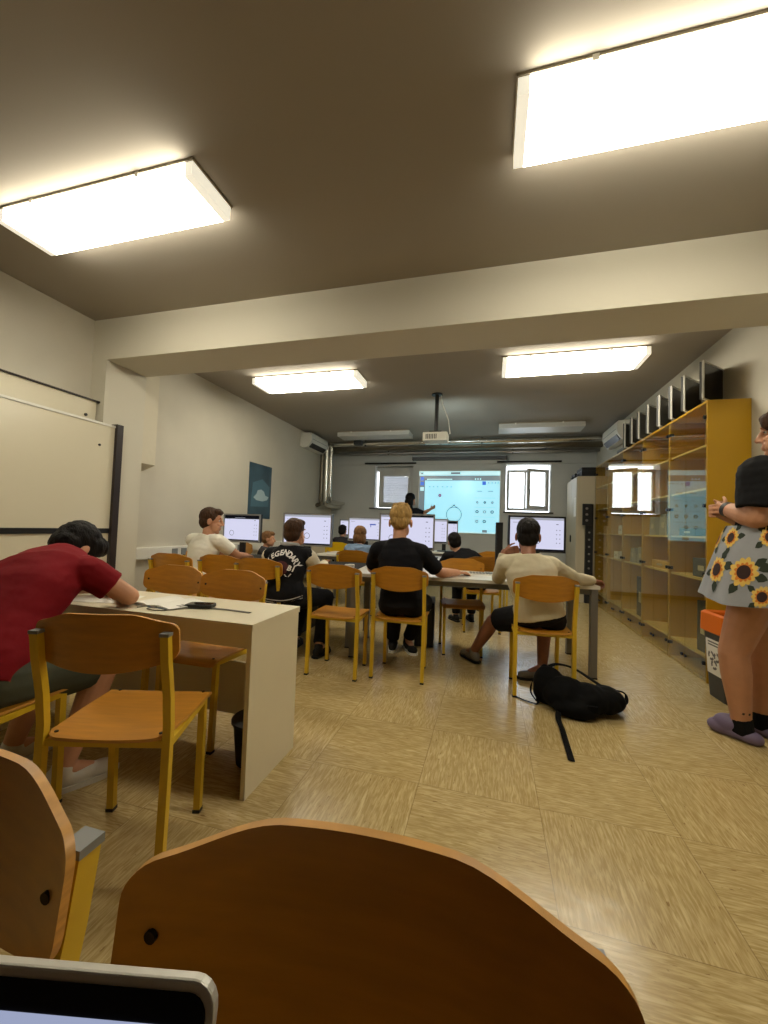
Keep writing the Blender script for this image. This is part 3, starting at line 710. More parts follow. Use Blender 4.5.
# papers, booklet and phone on the cream desk
r = root('open_booklet', 'open white booklet with a blue edge lying on the cream desk', 'booklet', (-1.60, 1.68, DZ), R(-8))
bm = B()
for s in (-1, 1):
    prof = [(0, .004), (.03, .012), (.07, .014), (.12, .008), (.15, .003)]
    a = [bm.verts.new((s*x, -.105, z)) for x, z in prof]; b_ = [bm.verts.new((s*x, .105, z)) for x, z in prof]
    c = [bm.verts.new((s*x, -.105, 0)) for x, z in prof]; d = [bm.verts.new((s*x, .105, 0)) for x, z in prof]
    for i in range(4):
        bm.faces.new((a[i], a[i+1], b_[i+1], b_[i])); bm.faces.new((c[i], d[i], d[i+1], c[i+1])); bm.faces.new((a[i], c[i], c[i+1], a[i+1])); bm.faces.new((b_[i], b_[i+1], d[i+1], d[i]))
    bm.faces.new((a[4], c[4], d[4], b_[4])); bm.faces.new((a[0], b_[0], d[0], c[0]))
obj('pages', bm, M_paper, r, smooth=True)
obj('cover', box(B(), -.156, .156, -.11, .11, -.0005, .0012), mat('blue_cover', (90, 130, 170), .5), r)
r = root('paper_sheet', 'white sheet lying under the hands of the person in red', 'paper', (-1.96, 1.64, DZ), R(12))
obj('sheet', box(B(), -.15, .15, -.105, .105, 0, .0015), M_paper, r)
r = root('mobile_phone', 'black phone with cables on the cream desk', 'phone', (-1.375, 1.655, DZ), R(14))
bm = B(); extr(bm, rrect(-.065, .065, -.036, .036, .012), .017, 0, Matrix.Translation((0, 0, .004))); obj('case', bm, M_black, r, bevel=.003)
bm = B(); extr(bm, rrect(-.06, .06, -.032, .032, .009), .001, 0, Matrix.Translation((0, 0, .0205))); obj('phone_screen', bm, mat('phone_glass', (14, 14, 16), .08), r)
def smooth(pts, k=6):
    pts = [V(p) for p in pts]; out = []
    for i in range(len(pts)-1):
        p0, p1, p2, p3 = pts[max(i-1, 0)], pts[i], pts[i+1], pts[min(i+2, len(pts)-1)]
        for j in range(k):
            q = j/k; out.append(.5*((2*p1)+(-p0+p2)*q+(2*p0-5*p1+4*p2-p3)*q*q+(-p0+3*p1-3*p2+p3)*q**3))
    return out + [pts[-1]]
M_cab = mat('grey_cable', (104, 98, 86), .5)
obj('cable', tube(B(), smooth([(-.06, -.01, .006), (-.12, -.01, .005), (-.18, -.03, .005), (-.22, -.075, .005), (-.17, -.11, .005), (-.11, -.10, .005), (-.07, -.06, .006), (-.045, -.037, .008)]), .0032, 8, upref=(0, 0, 1)), M_cab, r, smooth=True)
obj('cable', tube(B(), smooth([(-.06, .01, .006), (-.15, .02, .005), (-.23, -.01, .005), (-.28, -.06, .005)]), .0032, 8, upref=(0, 0, 1)), M_cab, r, smooth=True)
bm = B(); tube(bm, [(-.05, -.032, .008), (-.075, -.05, .007)], .006, 8); obj('plug', bm, M_whitep, r, smooth=True)
r = root('flat_cable', 'flat grey strap lying right of the phone on the cream desk', 'strap', (-1.20, 1.665, DZ))
obj('strap_band', tube(B(), [(-.11, -.01, .003), (-.03, -.006, .003), (.06, -.012, .003), (.11, -.018, .003)], .011, 8, ry=.002, upref=(0, 0, 1)), M_cab, r, smooth=True)
r = root('waste_basket', 'small black bucket on the floor under the cream desk', 'bucket', (-1.085, 1.74, 0))
lathe_b = lathe(B(), [(.09, 0), (.11, .19), (.115, .19), (.115, .2), (.105, .2), (.085, .01)], 24); obj('pail', lathe_b, M_blackm, r, smooth=True)
obj('rim', lathe(B(), [(.111, .188), (.119, .19), (.119, .202), (.111, .204)], 24), M_black, r, smooth=True)

# laptop at the very front
r = root('laptop', 'silver-edged laptop at the bottom left, only its screen top in view', 'laptop', (-.285, -.02, .715), R(13))
# lid hinge local; the screen leans back
lap_w, lap_h = .31, .212
a0 = V((-.122, .172, .934)); dirv = V((-.975, -.222, 0)).normalized(); nrm = V((.222, -.975, 0)).normalized()
lean = V((0, 0, 1))*.97 - nrm*.24; lean.normalize()
def lp(u, v, d): return a0 + dirv*u - lean*v + nrm.cross(V((0, 0, 0)))*0 + (dirv.cross(lean)).normalized()*d
fn = dirv.cross(lean).normalized()
if fn.dot(nrm) < 0: fn = -fn
def lq(u, v, d): return a0 + dirv*u - lean*v + fn*d
lm = Matrix.Rotation(-R(13), 4, 'Z') @ Matrix.Translation(-V((-.285, -.02, .715)))
def lap_slab(poly, d0, d1, mi=0):
    bm = B(); a = [bm.verts.new(lq(u, v, d0)) for u, v in poly]; b_ = [bm.verts.new(lq(u, v, d1)) for u, v in poly]
    n = len(poly); bm.faces.new(a); bm.faces.new(b_[::-1])
    for i in range(n): bm.faces.new((a[i], b_[i], b_[(i+1) % n], a[(i+1) % n]))
    bmesh.ops.transform(bm, matrix=lm, verts=bm.verts); return bm
obj('lid', lap_slab(rrect(0, lap_w, 0, lap_h, .012), -.006, 0), mat('silver_lid', (196, 192, 182), .35, metal=.4), r, bevel=.0012)
obj('screen_bezel', lap_slab(rrect(.004, lap_w-.004, .0045, lap_h-.002, .009), 0, .0008), mat('laptop_bezel', (6, 6, 7), .6, spec=.2), r)
obj('display', lap_slab([(.016, .0165), (lap_w-.016, .0165), (lap_w-.016, lap_h-.02), (.016, lap_h-.02)], .0008, .0012), emis('laptop_display', (176, 186, 220), .75), r)
bq = [lq(0, lap_h, 0), lq(lap_w, lap_h, 0)]
bm = B(); bd = V((nrm.x, nrm.y, 0)).normalized()
pts = [bq[0], bq[1], bq[1]+bd*.22, bq[0]+bd*.22]
lo = [bm.verts.new((p_.x, p_.y, .716)) for p_ in pts]; hi = [bm.verts.new((p_.x, p_.y, .730)) for p_ in pts]
bm.faces.new(lo[::-1]); bm.faces.new(hi)
for i in range(4): bm.faces.new((lo[i], lo[(i+1) % 4], hi[(i+1) % 4], hi[i]))
bmesh.ops.transform(bm, matrix=lm, verts=bm.verts)
obj('base', bm, MATS['silver_lid'], r, bevel=.003)
bm = B(); a_, b_ = bq[0], bq[1]; e = (b_-a_).normalized()
for j in range(5):
    for i in range(13):
        p0 = a_ + e*(.022+i*.0205) + bd*(.03+j*.02)
        q = [p0, p0+e*.017, p0+e*.017+bd*.0165, p0+bd*.0165]
        lo = [bm.verts.new((t.x, t.y, .7302)) for t in q]; hi = [bm.verts.new((t.x, t.y, .732)) for t in q]
        bm.faces.new(hi)
        for k in range(4): bm.faces.new((lo[k], lo[(k+1) % 4], hi[(k+1) % 4], hi[k]))
bmesh.ops.transform(bm, matrix=lm, verts=bm.verts)
obj('keys', bm, M_black, r)

# ------------------------------------------------------------------ yellow cabinets with glass doors
M_cg = glass('tinted_cabinet_glass', (.93, .93, .84), 1.45)
CX, CD, CW, CH = 1.68, .305, .70, 2.285
def make_cabinet():
    r = root('display_cabinet', 'x', 'cabinet')
    bm = B()
    for y in (0, CW-.018): box(bm, .008, CD, y, y+.018, 0, CH)
    box(bm, .008, CD, .018, CW-.018, CH-.02, CH); box(bm, .02, CD, .018, CW-.018, 0, .02); box(bm, CD-.01, CD, .018, CW-.018, .02, CH-.02)
    obj('carcass', bm, [M_cabin], r, bevel=.001, segs=1)
    for z in (.20, .82, 1.17, 1.57, 1.93): obj('shelf', box(B(), .022, CD-.01, .018, CW-.018, z-.018, z), M_ochre2, r)
    for k in (0, 1):
        y0 = .002 if k == 0 else CW/2+.002; y1 = y0+CW/2-.004
        d = obj('glass_door', box(B(), 0, .006, y0, y1, .012, CH-.012), M_cg, r)
        yk = y1-.03 if k == 0 else y0+.03
        obj('door_knob', tube(B(), [(0, yk, .12), (-.014, yk, .12)], .013, 12), M_dkm, d, smooth=True)
        yh = y0+.025 if k == 0 else y1-.025
        for z in (.15, .86, 1.42, 2.15):
            bm = B(); tube(bm, [(-.007, yh, z), (0, yh, z)], .016, 14); box(bm, .006, .03, yh-.014, yh+.014, z-.014, z+.014); obj('hinge', bm, M_dkm, d, smooth=True)
    return r
M_cabin = mat('yellow_cabinet_board', (192, 148, 18), .42); M_ochre2 = mat('pale_shelf_board', (206, 178, 100), .45)
pc = make_cabinet(); cabs = []
names = ['yellow glass-door cabinet nearest the standing woman, its yellow side in view', 'second yellow glass-door cabinet from the near end of the row',
         'third yellow glass-door cabinet, middle of the row', 'fourth yellow glass-door cabinet from the near end of the row', 'last yellow glass-door cabinet, beside the black tower']
for i in range(5):
    c = pc if i == 0 else copy_tree(pc)
    cabs.append((c, 3.74+.70*i))
for (c, y), n in zip(cabs, names): c.location = (CX, y, 0); tag(c, n, 'cabinet', 'row of yellow glass-door cabinets')
# things on the cabinet shelves
def tray(name, label, cat, y, z, w, h, d, m, x=None, tilt=0):
    x = x if x is not None else CX+.06
    r = root(name, label, cat, (x, y, z))
    bm = B(); box(bm, 0, d, -w/2, w/2, 0, h)
    if tilt:
        for v in bm.verts:
            if v.co.z > h*.5: v.co.y *= (1-tilt)
    obj('body', bm, m, r, bevel=.005)
    obj('front_label', box(B(), -.002, 0, -w*.18, w*.18, h*.35, h*.62), M_beige, r)
    return r
M_fold = mat('grey_cardboard', (150, 148, 140), .6)
tray('file_box', 'grey file box on the middle shelf of the second cabinet, near half', 'box', 4.72, 1.17, .20, .22, .2, M_fold, tilt=.3)
tray('file_box', 'grey file box on the middle shelf of the second cabinet, far half', 'box', 5.00, 1.17, .18, .2, .2, M_fold, tilt=.3)
tray('file_box', 'grey file box on the lower shelf of the third cabinet, near half', 'box', 5.36, .82, .2, .2, .2, M_fold, tilt=.3)
tray('file_box', 'grey file box on the lower shelf of the third cabinet, far half', 'box', 5.62, .82, .18, .18, .2, M_fold, tilt=.3)
tray('file_box', 'small pale box on the middle shelf of the fourth cabinet', 'box', 6.12, 1.17, .16, .12, .16, M_whitep, tilt=.1)
tray('file_box', 'small pale box on the lower shelf of the fourth cabinet', 'box', 6.3, .82, .2, .1, .16, M_whitep, tilt=.1)
tray('storage_crate', 'dark crate on the bottom shelf of the nearest cabinet', 'crate', 3.92, .20, .18, .42, .22, M_blackm)
tray('storage_crate', 'dark crate on the bottom shelf of the third cabinet', 'crate', 5.35, .20, .22, .46, .22, M_blackm)
tray('storage_crate', 'dark grey tray on the lower shelf of the nearest cabinet', 'tray', 3.95, .82, .28, .16, .22, M_bin)
tray('storage_crate', 'flat dark box on the middle shelf of the nearest cabinet', 'box', 4.2, 1.17, .3, .07, .22, M_bin)
tray('storage_crate', 'low ochre box on the lower shelf of the second cabinet', 'box', 4.8, .82, .4, .08, .2, M_ochre)
# old monitors standing on top
M_lcdb = mat('dark_lcd', (14, 14, 16), .25); M_lcdf = mat('pale_grey_plastic', (196, 194, 184), .45)
ys = [3.93, 4.27, 4.54, 4.83, 5.14, 5.43, 5.68, 5.95]
lab = ['nearest old monitor on the cabinets, beside the yellow end', 'second old monitor from the near end on the cabinets', 'third old monitor from the near end on the cabinets', 'fourth old monitor from the near end on the cabinets',
       'fifth old monitor from the near end on the cabinets', 'sixth old monitor from the near end on the cabinets', 'seventh old monitor from the near end on the cabinets', 'farthest old monitor on the cabinets, next to the air conditioner']
def old_monitor():
    r = root('old_monitor', 'x', 'monitor')
    w, h, z0 = .36, .335, .055
    bm = B(); box(bm, 0.004, w-.004, -.006, .016, z0+.004, z0+h-.004); obj('rear_shell', bm, M_bin, r, bevel=.01)
    bm = B(); frame_box(bm, -.002, w+.002, z0-.002, z0+h+.002, .014, -.018, -.004); obj('bezel', bm, M_lcdf, r, bevel=.003)
    bm = B(); box(bm, .015, w-.015, -.0145, -.008, z0+.013, z0+h-.015); obj('screen', bm, M_lcdb, r)
    bm = B(); box(bm, w/2-.03, w/2+.03, .014, .044, .015, z0+.16); obj('neck', bm, M_lcdf, r, bevel=.004)
    bm = B(); extr(bm, rrect(w/2-.10, w/2+.10, -.06, .10, .04), .014); obj('foot', bm, M_lcdf, r, bevel=.002)
    return r
pm = old_monitor()
for i, (y, l) in enumerate(zip(ys, lab)):
    o = pm if i == 0 else copy_tree(pm)
    o.location = (CX+.035, y-.03, CH); o.rotation_euler = (0, 0, R(46 + (i*37 % 7)-3)); tag(o, l, 'monitor', 'old monitors on top of the cabinets')

# wardrobe, black tower, boxes beyond the cabinets
r = root('wardrobe', 'tall beige wardrobe with a white sheet on its door beyond the cabinets', 'wardrobe', (1.70, 7.75, 0))
obj('carcass', box(B(), 1.43, XR-.008, 7.32, 8.22, 0, 2.14), M_beige, r, bevel=.004, org=P(r))
for y in (7.335, 7.775):
    d = obj('door', box(B(), 1.412, 1.43, y, y+.43, .08, 2.12), M_beige, r, bevel=.003, org=P(r))
    obj('handle', box(B(), 1.40, 1.412, 7.755 if y < 7.5 else 7.79, 7.765 if y < 7.5 else 7.80, 1.0, 1.12), M_dkm, d, org=P(r))
obj('door_sheet', box(B(), 1.409, 1.412, 7.36, 7.54, 1.45, 1.78), M_paper, r, org=P(r))
for (x0, x1, y0, y1, z0, z1, lb) in ((1.50, 1.93, 7.38, 7.8, 2.14, 2.3, 'black case lying on top of the beige wardrobe, near one'), (1.48, 1.9, 7.85, 8.15, 2.14, 2.26, 'black case lying on top of the beige wardrobe, far one')):
    r = root('equipment_case', lb, 'case', ((x0+x1)/2, (y0+y1)/2, z0))
    obj('body', box(B(), x0, x1, y0, y1, z0, z1), M_blackm, r, bevel=.012, org=P(r)); obj('lid_band', box(B(), x0-.003, x1+.003, y0-.003, y1+.003, z0+(z1-z0)*.6, z0+(z1-z0)*.66), M_black, r, org=P(r))
    obj('handle', tube(B(), [(x0-.0, (y0+y1)/2-.06, z0+.05), (x0-.03, (y0+y1)/2-.05, z0+.05), (x0-.03, (y0+y1)/2+.05, z0+.05), (x0, (y0+y1)/2+.06, z0+.05)], .008, 8), M_black, r, org=P(r))
r = root('coat_rack_tower', 'narrow black tower with rows of shiny studs at the end of the cabinets', 'tower', (1.62, 7.28, 0))
obj('column', box(B(), 1.545, 1.66, 7.25, 7.31, 0, 1.66), M_blackm, r, bevel=.004, org=P(r))
obj('head', box(B(), 1.49, 1.63, 7.21, 7.25, 1.3, 1.66), M_black, r, bevel=.01, org=P(r))
for k in range(9): obj('stud', tube(B(), [(1.60, 7.25, .22+k*.12), (1.60, 7.238, .22+k*.12)], .016, 12), M_steel, r, org=P(r))
for z in (1.38, 1.48, 1.58): obj('stud', tube(B(), [(1.55, 7.21, z), (1.55, 7.195, z)], .02, 12), M_steel, r, org=P(r))
# ------------------------------------------------------------------ waste bin on the right
r = root('recycling_bin', 'dark grey recycling bin with an orange rim behind the woman', 'bin', (1.72, 3.42, 0), R(4))
def frust(bm, a, b, z0, z1, rr=.04, th=0):
    rings = []
    for s, z in ((a, z0), (b, z1)): rings.append([bm.verts.new((x, y, z)) for x, y in rrect(-s, s, -s, s, rr)])
    skin_rings(bm, rings); return bm
obj('body', frust(B(), .115, .14, 0, .48), M_bin, r)
bm = B(); rings = [[bm.verts.new((x, y, z)) for x, y in rrect(-s, s, -s, s, .04)] for s, z in ((.135, .46), (.158, .475), (.155, .60), (.14, .615), (.125, .60), (.12, .48))]
skin_rings(bm, rings); obj('orange_rim', bm, M_orange, r, bevel=.004)
bm = B(); extr(bm, rrect(-.07, .07, 0, .2, .004), .002, 0, Matrix.Translation((0.02, -.133, .2)) @ Matrix.Rotation(R(90-3), 4, 'X')); sh = obj('notice', bm, M_paper, r)
M_ink = mat('grey_print', (110, 108, 104), .7)
bm = B()
for (cx, cz, rr) in ((-.01, .10, .028), (.035, .10, .028), (.015, .06, .028)):
    for k in range(10):
        a, b_ = R(k*36), R((k+1)*36)
        vs = [bm.verts.new((cx+.005+q*math.cos(t), -.1385+.0-.00, .2+cz+q*math.sin(t))) for q, t in ((rr*.55, a), (rr*.55, b_), (rr, b_), (rr, a))]
        bm.faces.new(vs)
box(bm, -.03, .06, -.1395, -.1388, .372, .385)
for v in bm.verts: v.co.y -= (v.co.z-.2)*.052 - .0005
obj('printed_mark', bm, M_ink, sh)
mx2 = Matrix.Translation((-.1285, 0.0, .17)) @ Matrix.Rotation(R(-90), 4, 'Z') @ Matrix.Rotation(R(93), 4, 'X')
bm = B(); extr(bm, rrect(-.085, .085, 0, .25, .004), .002, 0, mx2); sh2 = obj('notice', bm, M_paper, r)
bm = B()
for (cx, cz, rr) in ((-.03, .13, .036), (.035, .13, .036), (.0, .07, .036)):
    for k in range(12):
        if k % 4 == 3: continue
        a, b_ = R(k*30), R((k+1)*30)
        vs = [bm.verts.new((cx+q*math.cos(t), cz+q*math.sin(t), .0026)) for q, t in ((rr*.5, a), (rr*.5, b_), (rr, b_), (rr, a))]
        bm.faces.new(vs)
for z0_ in (.205, .225): bm.faces.new([bm.verts.new(q) for q in ((-.06, z0_, .0026), (.06, z0_, .0026), (.06, z0_+.011, .0026), (-.06, z0_+.011, .0026))])
bmesh.ops.transform(bm, matrix=mx2, verts=bm.verts)
obj('printed_mark', bm, M_ink, sh2)

# ------------------------------------------------------------------ black bag on the floor
r = root('backpack', 'slumped black bag with loose straps on the floor by the cream sweatshirt person', 'bag', (.58, 2.82, 0))
M_bag = mat('black_nylon', (9, 9, 10), .85, spec=.15, bump=.5, bump_scale=18)
bm = B()
sphere(bm, (.41, 2.93, .11), (.11, .10, .13)); sphere(bm, (.50, 2.86, .10), (.15, .14, .11)); sphere(bm, (.62, 2.85, .09), (.16, .14, .095)); sphere(bm, (.74, 2.88, .085), (.12, .12, .085)); cap(bm, (.40, 2.95, .18), (.385, 2.97, .215), .05, .03)
sphere(bm, (.82, 2.92, .06), (.06, .07, .05)); sphere(bm, (.55, 2.75, .06), (.14, .07, .06))
def bag_shape(me):
    for v in me.vertices:
        n = noise.noise(v.co*9)*.014 + noise.noise(v.co*22)*.006
        v.co += v.normal*n; v.co.z = max(.002, v.co.z)
bb = remesh('bag_body', bm, M_bag, r, P(r), .008, 8, bag_shape)
obj('front_pocket', box(B(), .60, .66, 2.70, 2.72, .06, .10), M_bag, bb, bevel=.006, org=P(r))
def strap(name, pts, w, t=.0025, parent=r):
    pts = [V(p) for p in pts]; fine = []
    for i in range(len(pts)-1):
        p0, p1, p2, p3 = pts[max(i-1, 0)], pts[i], pts[i+1], pts[min(i+2, len(pts)-1)]
        for k in range(6):
            q = k/6; fine.append(.5*((2*p1)+(-p0+p2)*q+(2*p0-5*p1+4*p2-p3)*q*q+(-p0+3*p1-3*p2+p3)*q**3))
    fine.append(pts[-1])
    return obj(name, tube(B(), fine, w, 8, ry=t, upref=(.1, .1, 1)), M_bag, parent, smooth=True, org=P(r))
strap('shoulder_strap', [(.385, 2.96, .21), (.47, 3.02, .235), (.58, 3.04, .215), (.68, 3.0, .17), (.77, 2.93, .13)], .02, .007)
strap('grab_loop', [(.77, 2.90, .12), (.83, 2.93, .135), (.875, 2.93, .12), (.87, 2.90, .075), (.83, 2.88, .06)], .011, .005)
strap('hanging_strap', [(.45, 2.75, .06), (.43, 2.66, .02), (.435, 2.55, .006), (.43, 2.40, .005), (.425, 2.22, .006)], .017)
strap('hanging_strap', [(.38, 2.95, .2), (.34, 2.97, .14), (.33, 2.93, .05), (.335, 2.86, .012), (.28, 2.88, .006), (.22, 2.92, .006), (.185, 2.96, .006)], .009)
strap('hanging_strap', [(.37, 2.95, .19), (.32, 3.0, .12), (.30, 2.98, .04), (.33, 2.90, .01)], .007)

# ------------------------------------------------------------------ people
def nz(v): return V(v).normalized()
def hand(bm, wr, d, palm, thumb, s=1.0, curl=.5):
    """palm + five fingers; d along the hand, palm = direction the palm faces, thumb = side direction of the thumb"""
    wr, d, palm, thumb = V(wr), nz(d), nz(palm), nz(thumb)
    thumb = (thumb - d*thumb.dot(d)).normalized(); palm = (palm - d*palm.dot(d) - thumb*palm.dot(thumb)).normalized()
    for k in (-1.4, -.45, .5, 1.4): cap(bm, wr + thumb*(.008*k*s), wr + d*.082*s + thumb*(.0195*k*s*.95), .016*s, .0115*s, 8)
    for k, ln in ((1.45, .92), (.5, 1.02), (-.48, .96), (-1.42, .76)):
        p = wr + d*.085*s + thumb*(.0195*k*s); a = curl*.5
        for seg, L in enumerate((.042, .027, .021)):
            dd = (d*math.cos(a) + palm*math.sin(a) + thumb*.06*k).normalized(); q = p + dd*L*ln*s
            cap(bm, p, q, (.0095-.0008*seg)*s, (.0088-.0008*seg)*s, 8); p = q; a += curl*.75
    p = wr + d*.022*s + thumb*.022*s; a = .75
    for L, rr in ((.042, .0125), (.032, .0105), (.024, .009)):
        dd = (d*math.cos(a) + thumb*math.sin(a) + palm*.35).normalized(); q = p + dd*L*s; cap(bm, p, q, rr*s, rr*.88*s, 8); p = q; a -= .3
def head_axes(hf, hu):
    f = nz(hf); u = V(hu); u = (u - f*u.dot(f)).normalized(); rr = f.cross(u).normalized(); return rr, f, u
def head_prims(bm, c, ax, s):
    rr, f, u = ax; c = V(c)
    def at(x, y, z): return c + rr*(x*s) + f*(y*s) + u*(z*s)
    def E(x, y, z, r): sphere(bm, at(x, y, z), tuple(q*s for q in r), ax)
    E(0, -.012, .03, (.074, .094, .088)); E(0, .03, -.045, (.056, .062, .07)); E(0, .066, -.098, (.024, .022, .018))
    for k in (-1, 1):
        E(k*.04, .045, -.06, (.02, .04, .04)); E(k*.079, -.008, -.012, (.010, .020, .032)); E(k*.03, .083, .035, (.022, .010, .008)); E(k*.036, .072, -.028, (.018, .014, .014)); E(k*.012, .099, -.03, (.008, .009, .007))
    cap(bm, at(0, .088, .018), at(0, .108, -.024), .0085*s, .013*s, 8)
    E(0, .088, -.062, (.022, .010, .006)); E(0, .086, -.073, (.019, .010, .0065))
    return at
def torso_loft(bm, J, rows, lat0, lat1, off=0):
    """rows: (t along pelvis->neck, half width, half depth)"""
    pel, ch, nk = V(J['pel']), V(J['chest']), V(J['neck']); rings = []
    def c(t): # quadratic through pel, chest(.55), neck
        a = .58
        return pel*((t-a)*(t-1)/(a)) + ch*(t*(t-1)/(a*(a-1))) + nk*(t*(t-a)/(1-a))
    for t, hw, hd in rows:
        d = (c(t+.02)-c(t-.02)).normalized(); lat = (lat0*(1-t)+lat1*t); lat = (lat - d*lat.dot(d)).normalized(); y = d.cross(lat)
        n = 24; p = c(t)
        rings.append([bm.verts.new(p + lat*((hw+off)*math.copysign(abs(math.cos(a))**.8, math.cos(a))) + y*((hd+off)*math.copysign(abs(math.sin(a))**.9, math.sin(a)))) for a in [2*math.pi*i/n for i in range(n)]])
    skin_rings(bm, rings)
def shoe(J, an, fd, s, m, parent, org, sole_m, name='shoe', zf=0):
    fd = V((fd[0], fd[1], 0)).normalized(); sd = V((fd.y, -fd.x, 0)); a = V((an[0], an[1], zf)); u = V((0, 0, 1)); ax = (sd, fd, u)
    bm = B()
    sphere(bm, a + fd*-.03*s + u*.05*s, (.037*s, .05*s, .048*s), ax); sphere(bm, a + fd*.05*s + u*.042*s, (.042*s, .09*s, .045*s), ax); sphere(bm, a + fd*.135*s + u*.034*s, (.045*s, .07*s, .034*s), ax); cap(bm, a+u*.06*s, a+u*.095*s, .043*s, .043*s)
    def sh(me):
        for v in me.vertices: v.co.z = max(v.co.z, zf+.016*s)
    o = remesh(name, bm, m, parent, org, .007, 4, sh)
    bm = B(); pr = [(-.085, .0), (-.07, .034), (-.0, .038), (.08, .046), (.14, .048), (.19, .034), (.212, 0)]
    pts = pr + [(y, -x) for y, x in pr[-2:0:-1]]
    lo = [bm.verts.new(a + fd*y*s + sd*x*s + u*.001) for y, x in pts]; hi = [bm.verts.new(a + fd*y*s + sd*x*s + u*.022*s) for y, x in pts]
    bm.faces.new(lo); bm.faces.new(hi[::-1])
    for i in range(len(pts)): bm.faces.new((lo[i], hi[i], hi[(i+1) % len(pts)], lo[(i+1) % len(pts)]))
    obj('sole', bm, sole_m, o, bevel=.004, org=org)
def seated(x, y, deg, s=1.0, lean=.18, z=.45):
    """default joints for somebody sitting at (x,y) facing deg (0 = +Y)"""
    a = R(deg); f = V((-math.sin(a), math.cos(a), 0)); r_ = V((math.cos(a), math.sin(a), 0)); u = V((0, 0, 1)); p = V((x, y, z+.09*s))
    J = dict(f=f, r=r_, pel=p, chest=p+u*.30*s+f*lean*.4, neck=p+u*.50*s+f*lean*.9)
    J['head'] = J['neck']+u*.165*s+f*(.04+lean*.2)*s
    sh = J['neck']-u*.055*s
    J.update(lsh=sh-r_*.175*s, rsh=sh+r_*.175*s)
    J.update(lel=J['lsh']+f*.16*s-u*.22*s-r_*.05, rel=J['rsh']+f*.16*s-u*.22*s+r_*.05)
    J.update(lwr=J['lel']+f*.22*s+r_*.06+u*.02, rwr=J['rel']+f*.22*s-r_*.06+u*.02)
    J.update(lhip=p-r_*.085*s, rhip=p+r_*.085*s)
    J.update(lkn=p+f*.40*s-r_*.12*s-u*.05, rkn=p+f*.40*s+r_*.12*s-u*.05)
    J.update(lan=V((J['lkn'].x, J['lkn'].y, .085*s)), ran=V((J['rkn'].x, J['rkn'].y, .085*s)), lfd=f-r_*.15, rfd=f+r_*.15, hf=f, hu=u)
    return J
HS = 1.13
